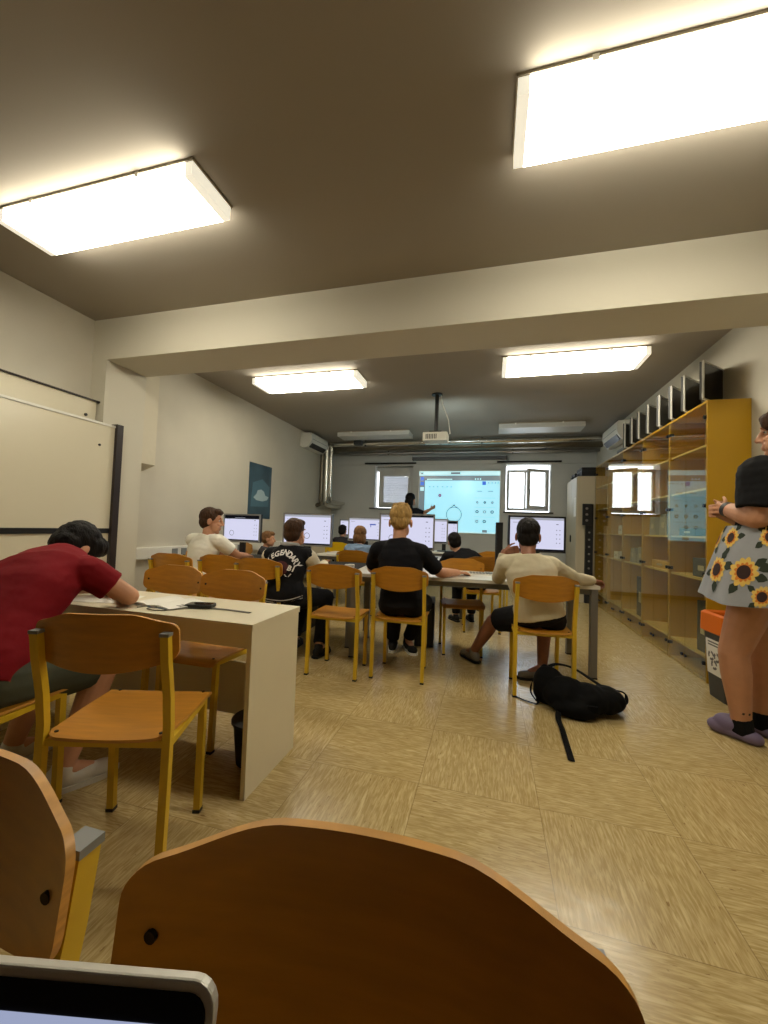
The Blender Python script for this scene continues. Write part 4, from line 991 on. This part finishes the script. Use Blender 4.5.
def person(label, J, s=1.0, g=1.0, tw=1.0, skin=M_skin, top=None, sleeve=.62, bottom=None, short=None, hair=M_brown, shoe_m=M_blackm, sole_m=M_whitep,
           vox=.008, hair_fn=None, shoes=True, hem=-.03, curl=.55, lpalm=(0, 0, -1), rpalm=(0, 0, -1), shoe_name='shoe', top_name='shirt', g_arm=1.0, shape=None, base=None):
    base = base or (J['pel'][0], J['pel'][1], 0)
    r = root('person', label, 'person', base); org = V(base)
    lat0 = (V(J['rhip'])-V(J['lhip'])).normalized(); lat1 = (V(J['rsh'])-V(J['lsh'])).normalized()
    sg = s*g; ga = s*g_arm*g
    rows = [(-.13, .10*tw*sg, .085*sg), (-.05, .165*tw*sg, .115*sg), (.10, .16*tw*sg, .115*sg), (.30, .14*tw*sg, .10*sg), (.52, .155*tw*sg, .11*sg), (.74, .165*tw*sg, .105*sg), (.90, .135*tw*sg, .08*sg), (1.0, .07*sg, .06*sg)]
    ax = head_axes(J['hf'], J['hu'])
    bm = B()
    torso_loft(bm, J, rows, lat0, lat1)
    hd = V(J['head'])
    cap(bm, V(J['neck'])-nz(V(J['head'])-V(J['neck']))*.02, hd - ax[2]*.05*s - ax[1]*.015*s, .056*s*min(g, 1.15), .052*s*min(g, 1.15))
    for k in ('l', 'r'):
        sh, el, wr = V(J[k+'sh']), V(J[k+'el']), V(J[k+'wr'])
        cap(bm, V(J['neck'])-V((0, 0, .03*s)), sh, .05*s, .058*ga)
        chain(bm, [sh, sh.lerp(el, .35), el, el.lerp(wr, .3), wr], [.056*ga, .05*ga, .041*ga, .042*ga, .027*ga])
        hp, kn, an = V(J[k+'hip']), V(J[k+'kn']), V(J[k+'an'])
        chain(bm, [hp, hp.lerp(kn, .4), kn, kn.lerp(an, .32), an], [.09*sg, .08*sg, .057*sg, .057*sg, .036*sg])
        fd = V((J[k+'fd'][0], J[k+'fd'][1], 0)).normalized(); cap(bm, an, V((an.x, an.y, an.z-.04*s))+fd*.10*s, .036*s, .028*s)
        hdv = J.get(k+'hd', nz(wr-el)); th = J.get(k+'th', (lat1 if k == 'l' else -lat1))
        hand(bm, wr, hdv, lpalm if k == 'l' else rpalm, th, s, curl)
    head_prims(bm, hd, ax, s*HS)
    body = remesh('body', bm, skin, r, org, min(vox, .006) if vox <= .008 else vox, 3)
    at = lambda x, y, z: hd + ax[0]*(x*s*HS) + ax[1]*(y*s*HS) + ax[2]*(z*s*HS)
    for k in (-1, 1):
        bm = B(); sphere(bm, at(k*.031, .073, .010), .0085*s*HS, sub=2)
        for f_ in bm.faces:
            if (f_.calc_center_median()-at(k*.031, .073, .010)).normalized().dot(ax[1]) > .35: f_.material_index = 1
        obj('eye', bm, [M_eye, M_iris], body, smooth=2, org=org)
    # hair
    bm = B()
    if hair_fn: hair_fn(bm, at, ax, s*HS)
    else:
        q = s*HS; sphere(bm, at(0, -.024, .042), (.083*q, .094*q, .088*q), ax); sphere(bm, at(0, -.045, -.01), (.077*q, .066*q, .075*q), ax); sphere(bm, at(0, .035, .088), (.062*q, .055*q, .036*q), ax)
    def hsh(me):
        for v in me.vertices:
            q = v.co*60; n = noise.noise(V((q.x, q.y, q.z*.4)))*.004 + noise.noise(v.co*22)*.004; v.co += v.normal*n*s
    remesh('hair', bm, hair, r, org, .006, 2, hsh)
    # top
    if top:
        bm = B(); rw = [(t, a, b_) for t, a, b_ in rows if t >= hem]; first = rows[1]
        rw = [(hem, first[1], first[2])] + [x for x in rw if x[0] > hem+.04]
        rw[-1] = (1.02, .072*s, .066*s)
        torso_loft(bm, J, rw, lat0, lat1, .017*s)
        for k in ('l', 'r'):
            sh, el, wr = V(J[k+'sh']), V(J[k+'el']), V(J[k+'wr'])
            cap(bm, V(J['neck'])-V((0, 0, .035*s)), sh, .058*s, .072*ga)
            if sleeve <= 1: chain(bm, [sh, sh.lerp(el, sleeve*.5), sh.lerp(el, sleeve)], [.071*ga, .068*ga, .066*ga], True)
            else: chain(bm, [sh, sh.lerp(el, .4), el, el.lerp(wr, .5), el.lerp(wr, sleeve-1)], [.071*ga, .066*ga, .056*ga, .05*ga, .04*ga], True)
        def tsh(me):
            for v in me.vertices:
                n = noise.noise(v.co*7)*.006 + noise.noise(V((v.co.x*16, v.co.y*16, v.co.z*30)))*.0035; v.co += v.normal*n
        J['_top'] = remesh(top_name, bm, top, r, org, max(.007, vox), 3, shape or tsh)
    if bottom:
        bm = B(); rw = [rows[0], rows[1], (.04, rows[2][1], rows[2][2])]
        torso_loft(bm, J, rw, lat0, lat1, .009*s)
        for k in ('l', 'r'):
            hp, kn, an = V(J[k+'hip']), V(J[k+'kn']), V(J[k+'an'])
            if short: chain(bm, [hp, hp.lerp(kn, short*.5), hp.lerp(kn, short)], [.105*sg, .1*sg, .092*sg], True)
            else: chain(bm, [hp, hp.lerp(kn, .45), kn, kn.lerp(an, .4), kn.lerp(an, .93)], [.105*sg, .095*sg, .074*sg, .07*sg, .058*sg], True)
        def bsh(me):
            for v in me.vertices: v.co += v.normal*(noise.noise(v.co*9)*.006); v.co.z = max(v.co.z, .012)
        remesh('shorts' if short else 'trousers', bm, bottom, r, org, max(.008, vox), 3, bsh)
    if shoes:
        for k in ('l', 'r'): shoe(J, J[k+'an'], J[k+'fd'], s, shoe_m, r, org, sole_m, shoe_name, max(0, J[k+'an'][2]-.095*s))
    return r
def cloth(name, rgb, rough=.85): return mat(name, rgb, rough, spec=.25, noise_amt=.06, noise_scale=5, bump=.35, bump_scale=14)
M_white_shoe = mat('white_trainer', (205, 200, 188), .6); M_grey_shoe = mat('grey_trainer', (120, 112, 100), .6)

# red shirt, bent low over the cream desk
J = seated(-1.86, 1.04, 0, 1.0)
J.update(pel=(-1.84, 1.02, .55), chest=(-1.93, 1.25, .83), neck=(-2.03, 1.44, .94), head=(-2.075, 1.545, .978), hf=V((.05, .60, -.78)), hu=V((0, .8, .6)),
         rsh=(-1.79, 1.40, .90), lsh=(-2.19, 1.40, .89), rel=(-1.69, 1.535, .775), rwr=(-1.90, 1.66, .765), lel=(-2.30, 1.56, .775), lwr=(-2.08, 1.68, .765),
         lhip=(-1.93, 1.03, .53), rhip=(-1.75, 1.03, .53), rkn=(-1.68, 1.42, .50), lkn=(-2.02, 1.42, .50), ran=(-1.72, 1.29, .09), lan=(-2.10, 1.34, .09), rfd=V((.4, .9, 0)), lfd=V((-.1, 1, 0)))
def red_hair(bm, at, ax, s):
    sphere(bm, at(0, -.022, .044), (.086*s, .098*s, .09*s), ax); sphere(bm, at(0, -.05, -.005), (.078*s, .062*s, .06*s), ax); sphere(bm, at(0, .045, .085), (.07*s, .06*s, .045*s), ax)
    for k in (-1, 1): sphere(bm, at(k*.06, .02, .05), (.03*s, .05*s, .045*s), ax)
person('person in a dark red t-shirt bent over the cream desk writing', J, 1.0, 1.06, 1.06, M_skin, cloth('red_cotton', (124, 10, 22)), .56, cloth('olive_shorts', (74, 76, 62)), .85, M_dark, M_white_shoe, M_white_shoe, .007, red_hair, hem=-.03, rpalm=(0, .3, -1))

# blond person in black
J = seated(-.67, 3.09, 2, 1.0, .1)
J.update(pel=(-.665, 3.09, .55), chest=(-.69, 3.10, .84), neck=(-.715, 3.13, 1.05), head=(-.72, 3.18, 1.203), hf=V((-.1, 1, -.06)), hu=V((0, .05, 1)),
         lsh=(-.885, 3.11, .965), rsh=(-.54, 3.12, .965), rel=(-.405, 3.34, .785), rwr=(-.27, 3.53, .775), lel=(-1.00, 3.32, .79), lwr=(-.88, 3.56, .775),
         rkn=(-.55, 3.50, .5), ran=(-.735, 3.72, .095), rfd=V((.35, -.6, 0)), lkn=(-.82, 3.52, .5), lan=(-.86, 3.62, .09))
def blond_hair(bm, at, ax, s):
    sphere(bm, at(0, -.018, .055), (.083*s, .097*s, .088*s), ax); sphere(bm, at(0, .02, .098), (.066*s, .075*s, .045*s), ax); sphere(bm, at(0, -.055, .0), (.072*s, .055*s, .062*s), ax)
    rnd = random.Random(3)
    for i in range(26):
        a = rnd.uniform(0, 6.28); q = rnd.uniform(.0, .06); p = at(q*math.cos(a), q*math.sin(a)*1.2-.01, .118); cap(bm, p, p + ax[2]*.012 + ax[0]*rnd.uniform(-.02, .02) + ax[1]*rnd.uniform(-.02, .02), .014*s, .006*s, 6)
person('blond person in a black t-shirt seated at the grey table, seen from behind', J, 1.0, 1.03, 1.0, M_skin, cloth('black_cotton', (14, 14, 20)), .78, cloth('black_trousers', (16, 15, 18)), None, M_blond, M_blackm, M_whitep, .007, blond_hair)

# cream sweatshirt
J = seated(.365, 3.14, 8, .92, .1)
J.update(pel=(.365, 3.12, .545), chest=(.31, 3.12, .80), neck=(.28, 3.14, .975), head=(.28, 3.20, 1.125), hf=V((.08, 1, -.05)), hu=V((.02, .05, 1)),
         lsh=(.12, 3.13, .91), rsh=(.45, 3.16, .91), lel=(.075, 3.37, .775), lwr=(.115, 3.38, .985), rel=(.64, 3.39, .80), rwr=(.815, 3.555, .775), lhd=V((.95, -.05, .25)), lth=V((0, .3, 1)),
         lhip=(.28, 3.14, .52), rhip=(.45, 3.14, .52), lkn=(.045, 3.42, .41), lan=(-.115, 3.57, .10), lfd=V((-.35, .5, 0)), rkn=(.45, 3.50, .48), ran=(.42, 3.36, .09), rfd=V((-.9, -.25, 0)))
def crop_hair(bm, at, ax, s):
    sphere(bm, at(0, -.018, .045), (.081*s, .096*s, .088*s), ax); sphere(bm, at(0, -.052, -.012), (.074*s, .056*s, .068*s), ax); sphere(bm, at(0, .03, .09), (.06*s, .055*s, .03*s), ax)
person('person in a cream sweatshirt and black shorts leaning a hand on the chin', J, .95, 1.06, 1.02, M_skin2, cloth('cream_cotton', (206, 196, 168)), 1.93, cloth('black_shorts', (14, 14, 18)), .82, M_dark, M_grey_shoe, M_blackm, .007, crop_hair, lpalm=(0, 1, -.2), top_name='sweatshirt', hem=-.02, curl=1.25)

# varsity jacket
J = seated(-1.68, 3.05, 0, .92, .12)
J.update(pel=(-1.685, 3.05, .54), chest=(-1.70, 3.08, .77), neck=(-1.70, 3.14, .95), head=(-1.69, 3.19, 1.075), hf=V((.12, 1, -.05)), hu=V((.04, .05, 1)),
         lsh=(-1.885, 3.12, .875), rsh=(-1.54, 3.13, .885), rel=(-1.50, 3.33, .70), rwr=(-1.57, 3.60, .775), lel=(-2.00, 3.33, .72), lwr=(-1.86, 3.60, .775), lhip=(-1.765, 3.06, .52), rhip=(-1.605, 3.06, .52),
         rkn=(-1.47, 3.45, .48), ran=(-1.43, 3.22, .085), rfd=V((.1, 1, 0)), lkn=(-1.72, 3.46, .48), lan=(-1.74, 3.36, .085))
jk = person('person in a black varsity jacket with cream sleeves and arched lettering on the back', J, .92, 1.05, 1.03, M_skin, cloth('black_wool', (14, 14, 19)), .05, cloth('dark_trousers', (15, 15, 18)), None, M_brown, M_blackm, M_blackm, .007, None, top_name='jacket', hem=-.09)
jbody = J['_top']; org = V(jk.location)
bm = B()
for k in ('l', 'r'):
    sh, el, wr = V(J[k+'sh']), V(J[k+'el']), V(J[k+'wr']); chain(bm, [sh.lerp(el, .10), sh.lerp(el, .5), el, el.lerp(wr, .5), el.lerp(wr, .92)], [.079, .074, .062, .055, .046], True)
remesh('sleeves', bm, cloth('cream_sleeve', (214, 206, 182)), jbody, org, .007, 3)
bvh = BVHTree.FromPolygons([v.co.copy() for v in jbody.data.vertices], [tuple(p.vertices) for p in jbody.data.polygons])
def on_back(x, z, off=.003): # world x,z -> point on the jacket back, in the jacket's own space
    h = bvh.ray_cast(V((x, 2.4, z))-org, V((0, 1, 0)))
    return (h[0] + V((0, -off, 0))) if h[0] is not None else V((x, 3.0, z))-org
def letter_mesh(ch):
    cu = bpy.data.curves.new('t', 'FONT'); cu.body = ch; cu.size = 1; cu.align_x = 'CENTER'; cu.resolution_u = 2; cu.offset = .035
    o = bpy.data.objects.new('t', cu); COL.objects.link(o); dg = bpy.context.evaluated_depsgraph_get(); me = bpy.data.meshes.new_from_object(o.evaluated_get(dg)); bpy.data.objects.remove(o); return me
CXJ, CZJ = -1.690, 0.781
def stamp(bm, ch, cx, cz, ang, size):
    me = letter_mesh(ch); t = B(); t.from_mesh(me); bmesh.ops.subdivide_edges(t, edges=t.edges, cuts=1); bmesh.ops.triangulate(t, faces=t.faces)
    mp = {}
    for v in t.verts:
        x, z = v.co.x*size, (v.co.y-.35)*size
        mp[v] = bm.verts.new(on_back(cx + x*math.cos(ang) + z*math.sin(ang), cz - x*math.sin(ang) + z*math.cos(ang), .0045))
    for f in t.faces: bm.faces.new([mp[v] for v in f.verts])
    t.free()
bm = B(); txt = 'LEGENDARY'
arc = [(-1.821, 0.845), (-1.79, 0.876), (-1.752, 0.895), (-1.711, 0.908), (-1.67, 0.91), (-1.63, 0.894), (-1.599, 0.869), (-1.575, 0.842), (-1.559, 0.809)]
for i, ch in enumerate(txt):
    p_, n_ = arc[max(i-1, 0)], arc[min(i+1, 8)]
    stamp(bm, ch, arc[i][0], arc[i][1], -math.atan2(n_[1]-p_[1], n_[0]-p_[0]), .062)
obj('lettering', bm, mat('white_print', (226, 224, 220), .7), jbody)
bm = B()
for i, ch in enumerate('B1'): stamp(bm, ch, -1.611+i*.03, 0.785-i*.008, R(15), .058)
for i, ch in enumerate('~1'): stamp(bm, ch, -1.636+i*.032, 0.726, R(40), .045)
obj('lettering', bm, MATS['white_print'], jbody)
bm = B(); c0 = bm.verts.new(on_back(CXJ, CZJ, .004)); rg = []
for q in (.035, .07): rg.append([bm.verts.new(on_back(CXJ+q*math.cos(2*math.pi*i/28), CZJ+q*.85*math.sin(2*math.pi*i/28), .004)) for i in range(28)])
for i in range(28): bm.faces.new((c0, rg[0][i], rg[0][(i+1) % 28])); bm.faces.new((rg[0][i], rg[1][i], rg[1][(i+1) % 28], rg[0][(i+1) % 28]))
obj('emblem', bm, mat('dark_red_print', (70, 12, 20), .7), jbody)
for nm_, zz in (('hem_band', .515), ('hem_band', .495)):
    bm = B(); prev = None
    for i in range(41):
        x = -1.865+.37*i/40; z = zz + .085*max(0, (i/40-.5))**2*4*.5
        a, b_ = bm.verts.new(on_back(x, z, .004)), bm.verts.new(on_back(x, z+.008, .004))
        if prev: bm.faces.new((prev[0], a, b_, prev[1]))
        prev = (a, b_)
    obj(nm_, bm, mat('grey_rib', (170, 168, 165), .8), jbody)
bm = B(); nk = V(J['neck'])-org
tube(bm, [nk + V((.068*math.cos(t), .062*math.sin(t)-.01, .018-.008*math.sin(t))) for t in [2*math.pi*i/24 for i in range(25)]], .02, 8)
obj('collar', bm, MATS['grey_rib'], jbody, smooth=2)

# white t-shirt by the left wall
J = seated(-2.88, 3.52, -35, .98, .14)
J.update(pel=(-2.93, 3.45, .545), chest=(-2.92, 3.49, .79), neck=(-2.89, 3.53, .99), head=(-2.885, 3.57, 1.155), hf=V((.85, .52, -.12)), hu=V((0, .05, 1)),
         lsh=(-3.12, 3.58, .945), rsh=(-2.71, 3.48, .945), rel=(-2.60, 3.66, .79), rwr=(-2.66, 3.90, .775), lel=(-3.14, 3.80, .80), lwr=(-3.0, 4.0, .775))
person('person in a white t-shirt at the left wall, head turned to the right', J, 1.0, 1.04, 1.06, M_skin, cloth('white_cotton', (240, 236, 222)), .62, cloth('blue_trousers', (46, 52, 66)), None, M_brown, M_blackm, M_whitep, .007)

# standing woman with sunflower shorts
F = V((-.76, .65, 0)); Rr = V((.65, .76, 0)); U = V((0, 0, 1))
pel = V((1.57, 2.83, .96))
J = dict(f=F, r=Rr, pel=pel, chest=pel+U*.30+V((.05, .01, 0)), neck=pel+U*.62+V((.10, .01, 0)), head=pel+U*.85+V((.135, .06, 0)), hf=F*1.0+V((-.12, -.12, -.08)), hu=U,
         lsh=(1.475, 2.69, 1.53), rsh=(1.74, 3.0, 1.53), lel=(1.44, 2.665, 1.28), lwr=(1.395, 2.855, 1.335), rel=(1.66, 3.10, 1.27), rwr=(1.45, 3.05, 1.33),
         lhip=pel-Rr*.10-U*.03, rhip=pel+Rr*.10-U*.03, lkn=(1.385, 2.775, .50), rkn=(1.60, 2.93, .50), lan=(1.43, 2.785, .10), ran=(1.585, 2.90, .10), lfd=V((-.68, .70, 0)), rfd=V((-.65, .72, 0)),
         lhd=V((-.1, .95, .15)), rhd=V((-.8, -.5, 0)), lth=U, rth=U)
def long_hair(bm, at, ax, s):
    sphere(bm, at(0, -.022, .045), (.086*s, .098*s, .09*s), ax); sphere(bm, at(0, -.05, -.02), (.08*s, .062*s, .09*s), ax); sphere(bm, at(0, .05, .085), (.06*s, .045*s, .035*s), ax)
    sphere(bm, at(0, -.075, -.12), (.075*s, .05*s, .10*s), ax)
    for k in (-1, 1): sphere(bm, at(k*.072, -.015, -.02), (.024*s, .05*s, .085*s), ax); sphere(bm, at(k*.055, .045, .06), (.034*s, .045*s, .05*s), ax); cap(bm, at(k*.07, -.03, -.06), at(k*.06, -.05, -.16), .032*s, .03*s)
wp = person('standing woman in a black t-shirt and sunflower print shorts at the right edge', J, 1.05, 1.22, 1.12, M_skin, cloth('black_tee', (13, 13, 15)), .80, None, None, M_brown, None, None, .007, long_hair, shoes=False, hem=.42, lpalm=(.9, .2, -.3), rpalm=(0, -.3, -1), g_arm=1.2, curl=1.0, top_name='t_shirt')
worg = V(wp.location)
# shorts: flared loft with soft folds
def skirt_pt(th, t, off=0):
    z = 1.235-.43*t; hw = .205+.115*t**.85; hd = .165+.10*t**.85
    fold = 1+.035*t*math.sin(th*7+.6)+.02*t*math.sin(th*13+2)
    c = pel + V((-.01, 0, 0)); c = V((c.x, c.y, z)) - V((.02, .0, 0))*t
    p = c + Rr*((hw*fold+off)*math.cos(th)) + F*((hd*fold+off)*math.sin(th)); p.z += -.018*t*math.sin(th*2.3+1)
    return p
NT, NS = 96, 24
bm = B(); gv = [[bm.verts.new(skirt_pt(2*math.pi*i/NT, j/NS)) for i in range(NT)] for j in range(NS+1)]
gi = [[bm.verts.new(skirt_pt(2*math.pi*i/NT, j/NS, -.006)) for i in range(NT)] for j in range(NS+1)]
for i in range(NT):
    k = (i+1) % NT
    for j in range(NS): bm.faces.new((gv[j][i], gv[j+1][i], gv[j+1][k], gv[j][k])); bm.faces.new((gi[j][i], gi[j][k], gi[j+1][k], gi[j+1][i]))
    bm.faces.new((gv[NS][i], gi[NS][i], gi[NS][k], gv[NS][k])); bm.faces.new((gv[0][i], gv[0][k], gi[0][k], gi[0][i]))
M_petal, M_petal2, M_disk, M_leaf = mat('petal_yellow', (224, 188, 92), .8), mat('petal_orange', (208, 122, 34), .8), mat('flower_disk', (48, 22, 16), .8), mat('leaf_green', (36, 46, 30), .8)
def flower(bm, th0, t0, rad, rot=0, leaves=(20, 150, 200, 300)):
    def mp(x, y, off): # x around, y down
        t = t0 + y/.43; rr_ = .24+.1*t; return skirt_pt(th0 + x/rr_, max(0, min(1, t)), off)
    def fan(poly, off, mi):
        c = mp(sum(p[0] for p in poly)/len(poly), sum(p[1] for p in poly)/len(poly), off); cv = bm.verts.new(c); vs = [bm.verts.new(mp(x, y, off)) for x, y in poly]
        for i in range(len(vs)): bm.faces.new((cv, vs[i], vs[(i+1) % len(vs)])).material_index = mi
    for l in leaves:
        a = R(l+rot); d = (math.cos(a), math.sin(a)); n = (-d[1], d[0]); L0, L1, w = rad*.8, rad*1.65, rad*.3
        pts = [(d[0]*q+n[0]*k*w, d[1]*q+n[1]*k*w) for q, k in ((L0, -.3), (L0+(L1-L0)*.4, -1), (L0+(L1-L0)*.75, -.6), (L1, 0), (L0+(L1-L0)*.75, .6), (L0+(L1-L0)*.4, 1), (L0, .3))]; fan(pts, .0025, 4)
    for layer, (n, mi, rr_, off) in enumerate(((13, 1, 1.0, .0035), (12, 2, .70, .0045))):
        for i in range(n):
            a = 2*math.pi*i/n + rot + layer*.2; d = (math.cos(a), math.sin(a)); m_ = (-d[1], d[0]); w = rad*(.22 if layer == 0 else .14); q1 = rad*rr_*(.90+.06*((i*7) % 3))
            fan([(d[0]*q+m_[0]*k*w, d[1]*q+m_[1]*k*w) for q, k in ((rad*.3, -.7), (q1*.7, -1), (q1*.92, -.55), (q1, 0), (q1*.92, .55), (q1*.7, 1), (rad*.3, .7))], off, mi)
    fan([(rad*.46*math.cos(2*math.pi*i/18), rad*.46*math.sin(2*math.pi*i/18)) for i in range(18)], .0058, 3)
for (th, t, rad) in ((219, .43, .092), (203, .14, .06), (177, .58, .082), (196, .87, .058), (241, .77, .078), (251, .13, .07), (275, .42, .085), (285, .85, .07), (310, .2, .07), (330, .6, .085), (5, .25, .07), (20, .75, .08), (60, .42, .085), (95, .8, .07), (110, .2, .07), (140, .6, .08), (150, .16, .06)):
    flower(bm, R(th), t, rad, th)
obj('sunflower_shorts', bm, [cloth('pale_grey_print', (152, 154, 158)), M_petal, M_petal2, M_disk, M_leaf], wp, smooth=True, org=worg)
# clogs and socks, wrist band
M_clog = mat('purple_clog', (112, 98, 126), .55); M_sock = cloth('black_sock', (12, 12, 13))
for k in ('l', 'r'):
    an = V(J[k+'an']); fd = V((J[k+'fd'][0], J[k+'fd'][1], 0)).normalized(); sd = V((fd.y, -fd.x, 0)); a = V((an.x, an.y, 0)); ax = (sd, fd, U)
    bm = B(); cap(bm, a+U*.12, a+U*.05-fd*.01, .05, .05); cap(bm, a+U*.05, a+U*.05+fd*.10, .05, .044); remesh('sock', bm, M_sock, wp, worg, .007, 3)
    bm = B(); sphere(bm, a+fd*-.045+U*.03, (.05, .055, .038), ax); sphere(bm, a+fd*.03+U*.03, (.052, .09, .034), ax); sphere(bm, a+fd*.095+U*.035, (.056, .07, .044), ax); sphere(bm, a+fd*.06+U*.062, (.054, .075, .058), ax)
    def csh(me):
        for v in me.vertices: v.co.z = max(v.co.z, .003)
    cl = remesh('clog', bm, M_clog, wp, worg, .006, 3, csh)
    bm = B()
    for (x, y, z) in ((-.02, .11, .078), (.02, .11, .078), (0, .135, .068), (-.032, .085, .08), (.032, .085, .08), (.0, .085, .09)):
        sphere(bm, a+sd*x+fd*y+U*z, (.006, .006, .004), ax, 1)
    obj('vent_hole', bm, mat('clog_hole', (40, 34, 46), .8), cl, org=worg)
wl, wd = V(J['lwr']), nz(V(J['lwr'])-V(J['lel']))
obj('wrist_band', tube(B(), [wl-wd*.02, wl+wd*.008], .046, 20), M_black, wp, smooth=True, org=worg)
bm = B(); lan = V(J['lan'])
bd_ = [c for c in wp.children if c.name.startswith('body')][0]
bvh2 = BVHTree.FromPolygons([v.co.copy() for v in bd_.data.vertices], [tuple(p.vertices) for p in bd_.data.polygons])
for dx in (-.018, .012):
    pts = []
    for k in range(9):
        a = 2*math.pi*k/9; q = .009*(1 if k % 2 else .6); st = V((lan.x+dx+q*math.cos(a)+.0, 2.2, .165+q*math.sin(a)))-worg
        h = bvh2.ray_cast(st, V((0, 1, 0)))
        pts.append(bm.verts.new((h[0] if h[0] is not None else st)+V((0, -.0015, 0))))
    bm.faces.new(pts)
obj('ankle_mark', bm, mat('tattoo_ink', (44, 34, 34), .6), bd_)

# smaller people further back
J = seated(-1.66, 4.80, 0, .84, .12); J['head'] = V((-1.655, 4.93, 1.035)); J['neck'] = V((-1.655, 4.90, .90)); J['chest'] = V((-1.66, 4.85, .74)); J['lsh'] = V((-1.80, 4.89, .85)); J['rsh'] = V((-1.51, 4.89, .85)); J['hf'] = V((.15, 1, -.1))
def bob_hair(bm, at, ax, s):
    sphere(bm, at(0, -.02, .045), (.085*s, .097*s, .088*s), ax); sphere(bm, at(0, -.05, -.03), (.082*s, .058*s, .09*s), ax)
    for k in (-1, 1): sphere(bm, at(k*.06, -.02, -.05), (.03*s, .055*s, .07*s), ax)
hp = person('person with brown hair in a faded blue hooded top beyond the grey table', J, .86, 1.05, 1.0, M_skin, cloth('faded_blue', (112, 134, 160)), 1.9, cloth('navy_trousers', (36, 40, 56)), None, M_lbrown, M_blackm, M_whitep, .010, bob_hair, top_name='hooded_top')
bm = B(); ho = V(hp.location); nk = V(J['neck'])
chain(bm, [nk+V((-.09, .02, -.02)), nk+V((-.06, -.06, -.035)), nk+V((0, -.085, -.05)), nk+V((.06, -.06, -.035)), nk+V((.09, .02, -.02))], [.035, .04, .045, .04, .035]); remesh('hood', bm, MATS['faded_blue'], hp, ho, .009, 4)
J = seated(-.16, 4.80, 25, .84, .12); J['head'] = V((-.42, 4.86, 1.0)); J['neck'] = V((-.37, 4.83, .875)); J['chest'] = V((-.25, 4.80, .74)); J['lsh'] = V((-.49, 4.78, .83)); J['rsh'] = V((-.21, 4.88, .85)); J['hf'] = V((-.3, 1, -.15)); J['hu'] = V((-.15, 0, 1))
J['lel'] = J['lsh']+V((-.10, .14, -.14)); J['lwr'] = J['lel']+V((.05, .2, .03)); J['rel'] = J['rsh']+V((.16, .10, -.10)); J['rwr'] = J['rel']+V((-.05, .2, .02))
person('small dark-haired person in black leaning left beyond the grey table', J, .84, 1.05, 1.05, M_skin, MATS['black_cotton'], 1.9, MATS['dark_trousers'], None, M_dark, M_blackm, M_blackm, .010)
J = seated(-2.64, 6.74, 0, .80, .1); J['head'] = J['neck']+V((-.02, .04, .13)); J['hf'] = V((0, 1, -.1))
person('dark-haired child in grey at the back row, seen behind the yellow chair back', J, .82, 1.0, 1.0, M_skin, cloth('dark_grey_cotton', (52, 50, 54)), 1.9, MATS['dark_trousers'], None, M_dark, M_blackm, M_blackm, .012)
J = seated(-3.15, 5.0, -70, .72, .1, .44); J['head'] = V((-3.065, 5.0, .925)); J['neck'] = V((-3.10, 5.0, .81)); J['chest'] = V((-3.12, 4.99, .67)); J['hf'] = V((.9, .4, -.1))
J['lsh'] = V((-3.15, 5.11, .76)); J['rsh'] = V((-3.07, 4.87, .76)); J['rel'] = V((-2.98, 4.82, .60)); J['lel'] = V((-3.02, 5.2, .60)); J['lwr'] = V((-2.85, 5.17, .64)); J['rwr'] = V((-2.82, 4.9, .64))
person('brown-haired child in profile half hidden behind the left monitor', J, .80, 1.0, .9, M_skin, MATS['dark_grey_cotton'], .6, MATS['dark_trousers'], None, M_lbrown, M_blackm, M_blackm, .010)
# teacher at the screen
p0 = V((-1.60, 7.86, .96)); f = V((.35, .94, 0)).normalized(); rr0 = V((.94, -.35, 0)).normalized()
J = dict(f=f, r=rr0, pel=p0, chest=p0+U*.30, neck=p0+U*.58, head=p0+U*.765+f*.03, hf=f, hu=U, lsh=p0+U*.53-rr0*.17, rsh=p0+U*.53+rr0*.17, lel=p0+U*.26-rr0*.22, lwr=p0+U*.05-rr0*.22+f*.08,
         rel=p0+U*.50+rr0*.33+f*.05, rwr=V((-1.20, 8.02, 1.55)), lhip=p0-rr0*.09, rhip=p0+rr0*.09, lkn=p0-rr0*.10-U*.44, rkn=p0+rr0*.10-U*.44, lan=V((p0.x-.10, p0.y, .09)), ran=V((p0.x+.10, p0.y, .09)), lfd=f, rfd=f, rth=U)
J['rel'] = V((-1.33, 7.86, 1.45)); 
def veil_hair(bm, at, ax, s):
    sphere(bm, at(0, -.02, .04), (.088*s, .10*s, .092*s), ax); sphere(bm, at(0, -.06, -.05), (.085*s, .06*s, .11*s), ax); sphere(bm, at(0, -.07, -.16), (.09*s, .05*s, .11*s), ax)
person('person in dark clothes standing by the projected picture, pointing at it', J, 1.0, 1.05, 1.0, M_skin, cloth('navy_black_top', (20, 22, 30)), .95, MATS['dark_trousers'], None, M_dark, M_blackm, M_blackm, .010, veil_hair, rpalm=(0, 1, 0), curl=.2)
